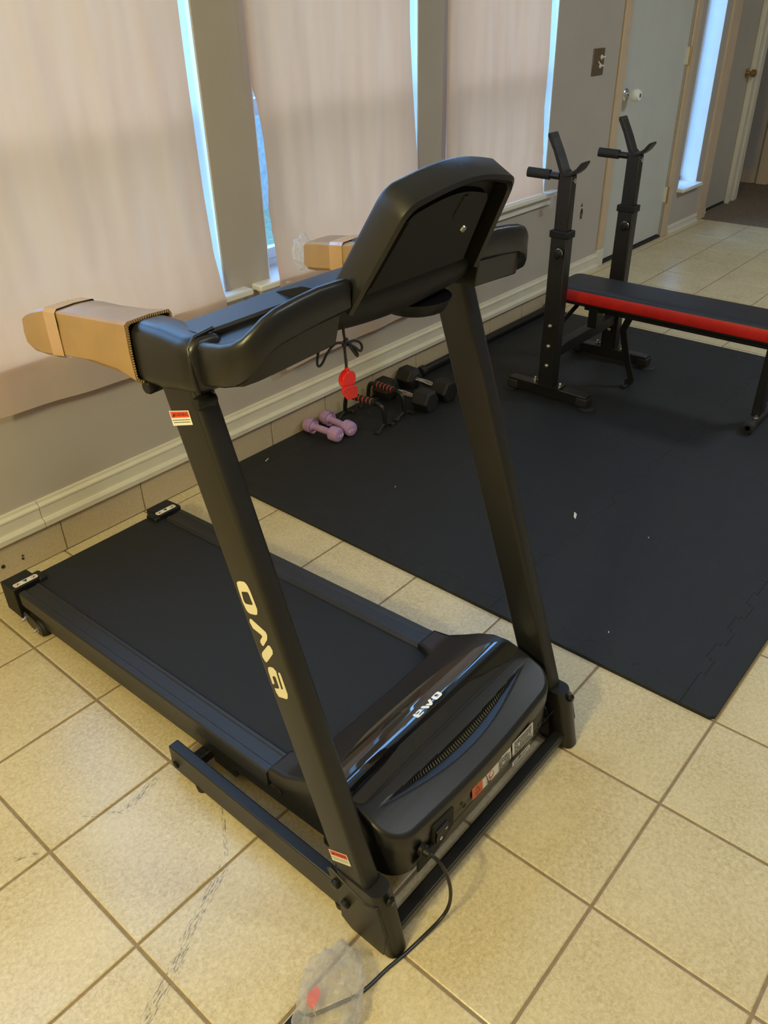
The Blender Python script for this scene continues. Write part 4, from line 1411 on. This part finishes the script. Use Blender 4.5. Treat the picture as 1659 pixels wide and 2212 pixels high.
def sleeve(secs, label, seed):
    rnd = random.Random(seed)
    root = empty('cardboard_sleeve', (sum(s_[3] + s_[4] for s_ in secs) / len(secs) / 2, secs[0][0], secs[0][2]), label, 'packaging', 'cardboard wrapped round the handlebar grips')
    rings, inner = [], []
    for (y, zt, zb, xa, xb) in secs:
        j = lambda: rnd.uniform(-.0016, .0016)
        P = [(xa, zb + .006), (xa - .001, (zb + zt) / 2), (xa, zt - .004), (xa + .004, zt), ((xa + xb) / 2, zt + .002), (xb - .004, zt), (xb, zt - .004), (xb, zb + .008), (xb - .008, zb), (xa + .008, zb - .001)]
        rings.append([(a + j(), y + j() * .8, b + j()) for a, b in P])
        cx_, cz_ = (xa + xb) / 2, (zt + zb) / 2
        inner.append([(cx_ + (a - cx_) * .90, y, cz_ + (b - cz_) * .93) for a, b in P])
    n = len(rings[0])
    mb = MB()
    mb.loft(rings, caps=False)
    mb.loft(inner, caps=False)
    mb.loft([rings[-1], inner[-1]], caps=False)
    mb.add(rings[0], [tuple(range(n))])
    mb.build('cardboard', M['card'], root, smooth=25)
    # raw corrugated edge at the open end
    e0, e1 = rings[-1], inner[-1]
    ed = MB()
    for i in range(n):
        a, b = Vector(e0[i]), Vector(e0[(i + 1) % n])
        m_ = max(2, int((b - a).length / .004))
        for k in range(m_):
            p = a.lerp(b, (k + .5) / m_)
            c_ = Vector(e1[i]).lerp(Vector(e1[(i + 1) % n]), (k + .5) / m_)
            ed.tube([p.lerp(c_, .2) + Vector((0, -.0015, 0)), p.lerp(c_, .9) + Vector((0, -.002, 0))], .0011, 4)
    eo = ed.build('corrugated_edge', M['cardin'], root)
    eo['kind'] = 'stuff'
    # tape band
    i0 = len(secs) // 2 - 1
    y0 = secs[i0][0] - .002
    y1 = y0 - .040
    tb = []
    for y in (y0, (y0 + y1) / 2, y1):
        zt = interp([(s_[0], s_[1]) for s_ in secs[::-1]], y)
        zb = interp([(s_[0], s_[2]) for s_ in secs[::-1]], y)
        xa = interp([(s_[0], s_[3]) for s_ in secs[::-1]], y)
        xb = interp([(s_[0], s_[4]) for s_ in secs[::-1]], y)
        e = .0022
        tb.append([(xa - e, y, zb + .004), (xa - e, y, zt - .004), (xa + .003, y, zt + e), ((xa + xb) / 2, y, zt + .002 + e), (xb - .003, y, zt + e), (xb + e, y, zt - .005), (xb + e, y, zb + .006), (xb - .008, y, zb - e), (xa + .006, y, zb - e)])
    MB().loft(tb, caps=False).build('tape_band', M['tape'], root, smooth=40)
    return root


sleeve([(-.575, 1.134, 1.084, -.037, .034), (-.590, 1.143, 1.076, -.038, .036), (-.625, 1.157, 1.077, -.038, .037), (-.665, 1.168, 1.083, -.038, .037), (-.74, 1.178, 1.097, -.038, .037), (-.80, 1.184, 1.103, -.038, .037), (-.87, 1.191, 1.106, -.040, .039), (-.922, 1.199, 1.102, -.043, .042)],
       'brown cardboard sleeve taped over the near left handlebar grip', 4)
xf = lambda a: mir(a)
sleeve([(-.594, 1.127, 1.076, xf(.040), xf(-.040)), (-.604, 1.132, 1.072, xf(.041), xf(-.043)), (-.625, 1.137, 1.073, xf(.042), xf(-.043)), (-.68, 1.143, 1.080, xf(.042), xf(-.043)), (-.74, 1.149, 1.085, xf(.042), xf(-.043)), (-.81, 1.168, 1.090, xf(.042), xf(-.043)), (-.88, 1.192, 1.093, xf(.042), xf(-.043)), (-.925, 1.206, 1.093, xf(.042), xf(-.044))],
       'brown cardboard sleeve on the far handlebar grip, half hidden behind the console', 9)


def crumple(name, c, r, m, label, cat, seed, sub=5, amp=.34, parent=None, hollow=False):
    bm = bmesh.new()
    bmesh.ops.create_icosphere(bm, subdivisions=sub, radius=1)
    for v in bm.verts:
        d = v.co.normalized()
        n1 = noise.noise(d * 2.1 + Vector((seed, 0, 0)))
        n2 = noise.turbulence(d * 4.5 + Vector((0, seed, 0)), 4, True)
        k = 1 + amp * n1 - amp * .8 * n2 + amp * .3
        v.co = Vector((d.x * r[0] * k, d.y * r[1] * k, d.z * r[2] * k))
        if v.co.z < -r[2] * .92:
            v.co.z = -r[2] * .92
    me = bpy.data.meshes.new(name)
    bm.to_mesh(me)
    bm.free()
    me.polygons.foreach_set('use_smooth', [True] * len(me.polygons))
    o = link(name, me, m)
    o.location = c
    return tag(o, label, cat)


b1 = crumple('plastic_bag', (-.160, -1.372, .036), (.088, .058, .039), M['film'], 'clear crumpled plastic bag round the power plug on the tiles', 'plastic bag', 3.3)
b1.rotation_euler = (0, 0, math.radians(25))
b2 = crumple('plastic_bag', (.690, -.548, 1.090), (.027, .022, .042), M['film'], 'clear plastic bag hanging at the end of the far handlebar grip', 'plastic bag', 8.1)

# safety key on its lanyard
kx, ky = .197, -1.145
key = empty('safety_key', (kx, ky, 1.055), 'red whistle-shaped safety key hanging on a knotted black lanyard below the console', 'safety key')
P = [(kx + math.cos(a) * .0150, 1.0885 + math.sin(a) * .0150) for a in [math.radians(-55 + 290 * k / 20) for k in range(21)]]
MB().prism(P, 'y', ky - .006, ky + .006).build('key_body', M['redpl'], key, bevel=.0015)
MB().prism([(kx - .004, 1.099), (kx + .004, 1.099), (kx + .002, 1.109), (kx - .002, 1.109)], 'y', ky - .003, ky + .003).build('key_ring', M['redpl'], key, bevel=.001)
MB().prism([(kx - .021, 1.077), (kx - .012, 1.081), (kx + .004, 1.078), (kx + .0145, 1.073), (kx + .0135, 1.055), (kx - .008, 1.057), (kx - .012, 1.063), (kx - .018, 1.070)], 'y', ky - .0095, ky - .004).build('key_clip', M['redvinyl'], key, bevel=.0012)
MB().prism([(kx - .010, 1.080), (kx + .013, 1.078), (kx + .0125, 1.058), (kx - .006, 1.060)], 'y', ky - .004, ky + .005).build('key_stem', M['redpl'], key, bevel=.0012)
MB().lathe([(0, .0022), (.009, .0022)], (kx, ky, 1.112), 'z', 8).build('ferrule', M['brass'], key)
lan = MB()
lan.tube(spline([(kx, ky, 1.104), (kx - .002, ky, 1.130), (kx - .003, ky, 1.146)]), .0023, 7)
lan.tube(spline([(kx, ky, 1.150), (kx - .001, ky + .002, 1.165), (kx, ky + .003, 1.178)]), .0023, 7)
for lp in ([(0, 1.148), (.018, 1.147), (.034, 1.139), (.036, 1.130), (.028, 1.128), (.016, 1.138), (.002, 1.148)],
           [(0, 1.148), (.012, 1.143), (.026, 1.124), (.024, 1.120), (.014, 1.130), (.002, 1.146)]):
    lan.tube(spline([(kx + a, ky - .002 + .003 * math.sin(i), b) for i, (a, b) in enumerate(lp)]), .0021, 7)
lan.tube(spline([(kx - .002, ky, 1.149), (kx - .018, ky + .004, 1.152), (kx - .034, ky + .006, 1.142), (kx - .046, ky + .007, 1.128), (kx - .053, ky + .008, 1.125), (kx - .056, ky + .008, 1.133), (kx - .050, ky + .008, 1.156)]), .0021, 7)
for (a, b, c_) in ((0, 1.150, .0045), (.004, 1.146, .004), (-.003, 1.146, .004), (.002, 1.153, .0035)):
    lan.lathe([(-c_, c_ * .3), (-c_ * .6, c_ * .9), (c_ * .6, c_ * .9), (c_, c_ * .3)], (kx + a, ky, b), 'x', 8)
lan.build('lanyard', M['rubber'], key, smooth=60)

# ================================================================ WEIGHT BENCH WITH RACK
wb = empty('weight_bench', (2.76, -.5, ZM), 'black weight bench with a red edged pad and two bar hook uprights on the mat', 'weight bench')
for px in (2.455, 3.065):
    bt = MB().box(px - .027, px + .027, -.485, -.075, ZM + .012, ZM + .062).build('base_tube', M['steel'], wb, bevel=.004)
    for (e, sgn) in ((-.485, -1), (-.075, 1)):
        c = MB().box(px - .031, px + .031, e - .006, e + .05 if sgn < 0 else e + .006, ZM + .010, ZM + .052) if sgn < 0 else MB().box(px - .031, px + .031, e - .05, e + .006, ZM + .010, ZM + .052)
        c.build('end_cap', M['rubber'], bt, bevel=.006)
        MB().lathe([(0, .040), (.004, .040), (.010, .030)], (px, e + sgn * .0, ZM), 'z', 20).build('rubber_foot', M['rubber'], bt)
    MB().box(px - .026, px + .026, -.310, -.232, ZM + .062, .755).build('post', M['steel'], wb, bevel=.004)
    MB().box(px - .032, px + .032, -.316, -.226, .742, .772).build('collar', M['blackp'], wb, bevel=.004)
    MB().box(px - .020, px + .020, -.303, -.239, .74, .990).build('inner_post', M['steel'], wb, bevel=.004)
    pl_ = MB().box(px - .040, px + .040, -.345, -.195, ZM + .062, ZM + .067).build('base_plate', M['steel'], wb)
    for by in (-.335, -.205):
        MB().lathe([(0, .012), (.004, .012), (.005, .008), (.014, .008), (.018, .005)], (px, by, ZM + .067), 'z', 10).build('bolt', M['zinc'], wb)
    for bz_ in (.362, .268, .175):
        MB().lathe([(0, .004), (-.003, .011), (-.009, .009), (-.012, .003)], (px - .026, -.272, bz_), 'x', 14).build('bolt', M['zinc'], wb)
    kn_ = MB().lathe([(0, .010), (-.012, .010), (-.014, .018), (-.030, .020), (-.036, .014), (-.037, .004)], (px - .026, -.285, .685), 'x', 18).build('pull_knob', M['blackp'], wb)
    MB().lathe([(-.0135, .0195), (-.019, .0205), (-.020, .0195)], (px - .026, -.285, .685), 'x', 18).build('knob_ring', M['chrome'], kn_)
    MB().lathe([(0, .010), (-.003, .010), (-.005, .006)], (px + .003, -.303, .968), 'y', 14).build('bolt', M['zinc'], wb)
    for hz in (.80, .84, .63):
        MB().lathe([(0, .005), (-.0006, .005)], (px - (.0200 if hz > .75 else .026), -.272, hz), 'x', 10).build('pin_hole', M['slot'], wb)
    # V shaped bar hook with a long and a short arm
    th_ = .006
    out_ = [(-.300, .990), (-.282, .984), (-.262, .986), (-.245, 1.000), (-.222, 1.050), (-.190, 1.118), (-.182, 1.132), (-.190, 1.137), (-.200, 1.128), (-.216, 1.100), (-.238, 1.060), (-.262, 1.010), (-.275, 1.000), (-.296, 1.002), (-.318, 1.018), (-.336, 1.040), (-.348, 1.047), (-.350, 1.038), (-.334, 1.014), (-.315, .998)]
    hk = MB().prism(out_[:1] + out_[1:], 'x', px - .028, px + .028).build('bar_hook', M['steel'], wb, bevel=.002)
    MB().prism([(-.207, 1.082), (-.180, 1.128), (-.180, 1.140), (-.192, 1.142), (-.218, 1.094)], 'x', px - .030, px + .030).build('hook_cap', M['rubber'], hk, bevel=.003)
    # side handle with foam grip
    h = MB().tube([(px - .012, -.240, .982), (px - .020, -.195, .985)], .014, 12).build('handle', M['steel'], wb)
    MB().tube([(px - .018, -.200, .985), (px - .035, -.105, .990)], .0200, 14).build('handle_grip', M['foam'], h)
MB().box(2.475, 3.045, -.297, -.245, .205, .255).build('cross_tube', M['steel'], wb, bevel=.004)
MB().box(2.735, 2.785, -1.16, -.27, .355, .400).build('seat_tube', M['steel'], wb, bevel=.004)
MB().tube([(2.485, -.235, .285), (2.74, -.235, .375)], .013, 4).build('head_support', M['steel'], wb)
MB().tube([(3.035, -.235, .285), (2.78, -.235, .375)], .013, 4).build('head_support', M['steel'], wb)
MB().box(2.725, 2.795, -.345, -.300, .28, .40).build('adjuster_plate', M['steel'], wb, bevel=.003)
MB().tube(spline([(2.70, -.19, .40), (2.69, -.185, .375), (2.70, -.175, .365), (2.71, -.17, .375), (2.71, -.17, .40)]), .004, 6).build('pull_ring', M['steel'], wb)
fb = [(2.76, -.50, .385), (2.765, -.465, .29), (2.78, -.49, .17), (2.80, -.525, .05), (2.80, -.505, ZM + .012)]
MB().tube(fb, .013, 10, prof=[(-.016, -.005), (.016, -.005), (.016, .005), (-.016, .005)]).build('foot_brace', M['steel'], wb, bevel=.001)
MB().box(2.755, 2.845, -.520, -.495, ZM, ZM + .016).build('brace_foot', M['steel'], wb, bevel=.002)
MB().box(2.725, 2.795, -1.148, -1.112, ZM + .05, .36).build('rear_leg', M['steel'], wb, bevel=.004)
rf = MB().tube([(2.655, -1.135, ZM + .028), (3.0, -1.135, ZM + .028)], .022, 18).build('rear_foot_tube', M['steel'], wb)
for (a, b) in ((2.640, 2.672), (2.985, 3.015)):
    e = MB().lathe([(0, .020), (.003, .026), (b - a - .003, .026), (b - a, .024)], (a, -1.135, ZM + .028), 'x', 22).build('end_cap', M['rubber'], rf)
    MB().lathe([(0, .014), (-.0015, .014), (-.0015, .010), (0, .010)], (a, -1.135, ZM + .028), 'x', 18).build('cap_ridge', M['blackp'], e)
MB().lathe([(0, .012), (.004, .012), (.005, .007), (.012, .007)], (2.71, -1.140, ZM + .050), 'z', 10).build('bolt', M['zinc'], wb)


def pad(z0, z1, z2, y0, y1, m, name, r=.035, ins=0):
    cx_, cy_ = 2.771, (y0 + y1) / 2
    mb = MB()
    rings = []
    for (d, z) in z2:
        rings.append([(x, y, z) for x, y in rrect(.117 - d, (y1 - y0) / 2 - d, r, 6, cx_, cy_)])
    return mb.loft(rings).build(name, m, wb, smooth=50)


pad(0, 0, [(.012, .395), (.010, .398), (.010, .412), (.012, .414)], -1.22, -.135, M['blackp'], 'pad_board')
pad(0, 0, [(.003, .411), (0, .415), (0, .461), (.002, .465)], -1.22, -.135, M['redvinyl'], 'pad_side')
pad(0, 0, [(.001, .4640), (.004, .471), (.012, .4765), (.03, .479), (.06, .480)], -1.22, -.135, M['vinyl'], 'pad_top')

# ================================================================ SMALL WEIGHTS


def copy_tree(o, parent=None):
    c = o.copy()
    COL.objects.link(c)
    c.parent = parent
    for ch in [q for q in bpy.data.objects if q.parent == o]:
        copy_tree(ch, c)
    return c


# purple dumbbell, axis along y, root at the floor under its middle
pdum = empty('dumbbell', (1.503, .268, ZM), 'small purple vinyl dumbbell lying nearest the camera, 5LB printed on its end', 'dumbbell', 'small purple dumbbells by the wall')
hd_ = [(-.098, .012), (-.0975, .022), (-.094, .029), (-.086, .0325), (-.052, .0325), (-.060, .029), (-.055, .018), (-.050, .0145)]
MB().lathe([(t, r) for t, r in hd_] + [(0, .0155)] + [(-t, r) for t, r in hd_[::-1]], (0, 0, .0322), 'y', 12).build('body', M['purple'], pdum, smooth=30, local=True)
tx = text('weight_mark', '* 5LB', .016, frame((.004, -.0981, .030), (1, 0, 0), (0, 0, 1)), M['hoodlogo'])
tx.parent = pdum
pdum.rotation_euler = (0, 0, math.radians(3))
pd2 = copy_tree(pdum)
pd2.location = (1.592, .262, ZM)
pd2.rotation_euler = (0, 0, math.radians(-6))
pd2['label'] = 'small purple vinyl dumbbell lying behind its twin, beside the push-up bars'
for q in bpy.data.objects:
    if q.parent == pd2 and q.name.startswith('weight_mark'):
        q.rotation_euler = (0, PI, 0)
        q.location = (0, 0, 0)
        q.rotation_euler = (0, 0, 0)
        me = q.data.copy()
        me.transform(Matrix.Translation((0, 0, .032)) @ Matrix.Rotation(math.radians(170), 4, 'Y') @ Matrix.Translation((0, 0, -.032)))
        q.data = me

# hex dumbbells
hx_ = empty('hex_dumbbell', (1.985, .205, ZM), 'black rubber hex dumbbell with chrome handle lying right beside the push-up bars', 'dumbbell', 'black hex dumbbells by the wall')
for s in (-1, 1):
    P = [(.0535 * math.cos(k * PI / 3), .0535 * math.sin(k * PI / 3)) for k in range(6)]
    rr_ = []
    for (t, kk) in ((.060, .55), (.070, .92), (.078, 1), (.148, 1), (.158, .88)):
        rr_.append([(a * kk, s * t, .0464 + b * kk) for a, b in P])
    MB().loft(rr_).build('head', M['rubber'], hx_, smooth=0, local=True, bevel=.003)
MB().lathe([(-.062, .014), (-.056, .015), (-.05, .012), (-.03, .0145), (0, .0165), (.03, .0145), (.05, .012), (.056, .015), (.062, .014)], (0, 0, .0464), 'y', 18).build('handle', M['chrome'], hx_, smooth=50, local=True)
hx2 = copy_tree(hx_)
hx2.location = (2.145, .205, ZM)
hx2.rotation_euler = (0, 0, math.radians(-4))
hx_.rotation_euler = (0, 0, math.radians(2))
hx2['label'] = 'black rubber hex dumbbell with chrome handle, the farther one, next to the long bar'

# push-up bars
pb = empty('pushup_bar', (1.715, .215, ZM), 'push-up bar with red striped foam grip standing next to the purple dumbbells', 'push-up bar', 'red striped push-up bars by the wall')
path = spline([(.0, -.112, .010), (.0, -.110, .060), (0, -.100, .098), (0, -.075, .112), (0, 0, .114), (0, .075, .112), (0, .100, .098), (0, .110, .060), (0, .112, .010)], 5)
MB().tube(path, .0095, 12).build('tube', M['satin'], pb, smooth=60, local=True)
gr = MB().tube([(0, -.062, .113), (0, .062, .113)], .0155, 16).build('foam_grip', M['foam'], pb, smooth=60, local=True)
for k in range(5):
    y = -.042 + .021 * k
    MB().lathe([(-.0022, .0150), (-.0015, .0163), (.0015, .0163), (.0022, .0150)], (0, y, .113), 'y', 16).build('stripe', M['stripe'], gr, smooth=60, local=True)
for s in (-1, 1):
    MB().tube(spline([(-.052, s * .112, .006), (-.05, s * .112, .007), (-.02, s * .112, .020), (.0, s * .112, .026), (.02, s * .112, .020), (.05, s * .112, .007), (.052, s * .112, .006)], 4), .0062, 8).build('foot', M['rubber'], pb, smooth=60, local=True)
    for e in (-.052, .052):
        MB().box(e - .012, e + .012, s * .112 - .012, s * .112 + .012, 0, .012).build('foot_pad', M['rubber'], pb, bevel=.003, local=True)
pb.rotation_euler = (0, 0, math.radians(4))
pb2 = copy_tree(pb)
pb2.location = (1.872, .225, ZM)
pb2.rotation_euler = (0, 0, math.radians(-2))
pb2['label'] = 'push-up bar with red striped foam grip standing against the hex dumbbells'

# long bar on the mat along the wall
br = empty('barbell', (2.93, .340, ZM), 'long black bar lying on the mat along the skirting tiles behind the bench', 'bar')
MB().tube([(2.30, .343, ZM + .026), (3.50, .346, ZM + .026)], .021, 16).build('shaft', M['satin'], br, smooth=60)
MB().lathe([(0, .030), (.006, .034), (.03, .034), (.036, .030)], (3.50, .340, ZM + .034), 'x', 22).build('end_disc', M['rubber'], br)
MB().lathe([(0, .022), (.004, .026), (.03, .026), (.034, .022)], (2.275, .343, ZM + .026), 'x', 18).build('end_cap', M['rubber'], br)

# bits of litter on the mat and the belt
pp = MB().add([(1.600, -.902, ZM + .0002), (1.632, -.890, ZM + .001), (1.634, -.878, ZM + .006), (1.612, -.888, ZM + .001)], [(0, 1, 2, 3)]).add([(1.600, -.902, ZM + .0004), (1.604, -.892, ZM + .005), (1.612, -.888, ZM + .001)], [(0, 1, 2)])
tag(pp.build('paper_scrap', M['white'], smooth=0), 'tiny torn white paper scrap lying on the mat near a seam', 'paper scrap')
for i, (x, y, z, lab) in enumerate(((1.369, -.251, ZM, 'white speck of lint on the mat beside the far treadmill upright'), (1.205, .30, ZM, 'thin white thread on the mat corner near the wall'),
                                    (.657, -.487, 0, ''), (1.118, -1.281, ZM, 'white speck of lint on the mat near its front corner'), (1.653, -1.156, ZM, 'white speck of lint in the middle of the front mat row'))):
    if not lab:
        continue
    r = .0030
    L_ = .012 if i == 1 else .0026
    MB().tube([(x - L_, y - L_ * .3, z + .0016), (x, y, z + .002), (x + L_, y + L_ * .5, z + .0016)], .0014, 6)
    o = MB().tube([(x - L_, y - L_ * .3, z + .0014), (x, y, z + .0018), (x + L_, y + L_ * .5, z + .0014)], .0014, 6).build('lint_speck', M['hoodlogo'])
    tag(o, lab, 'lint')
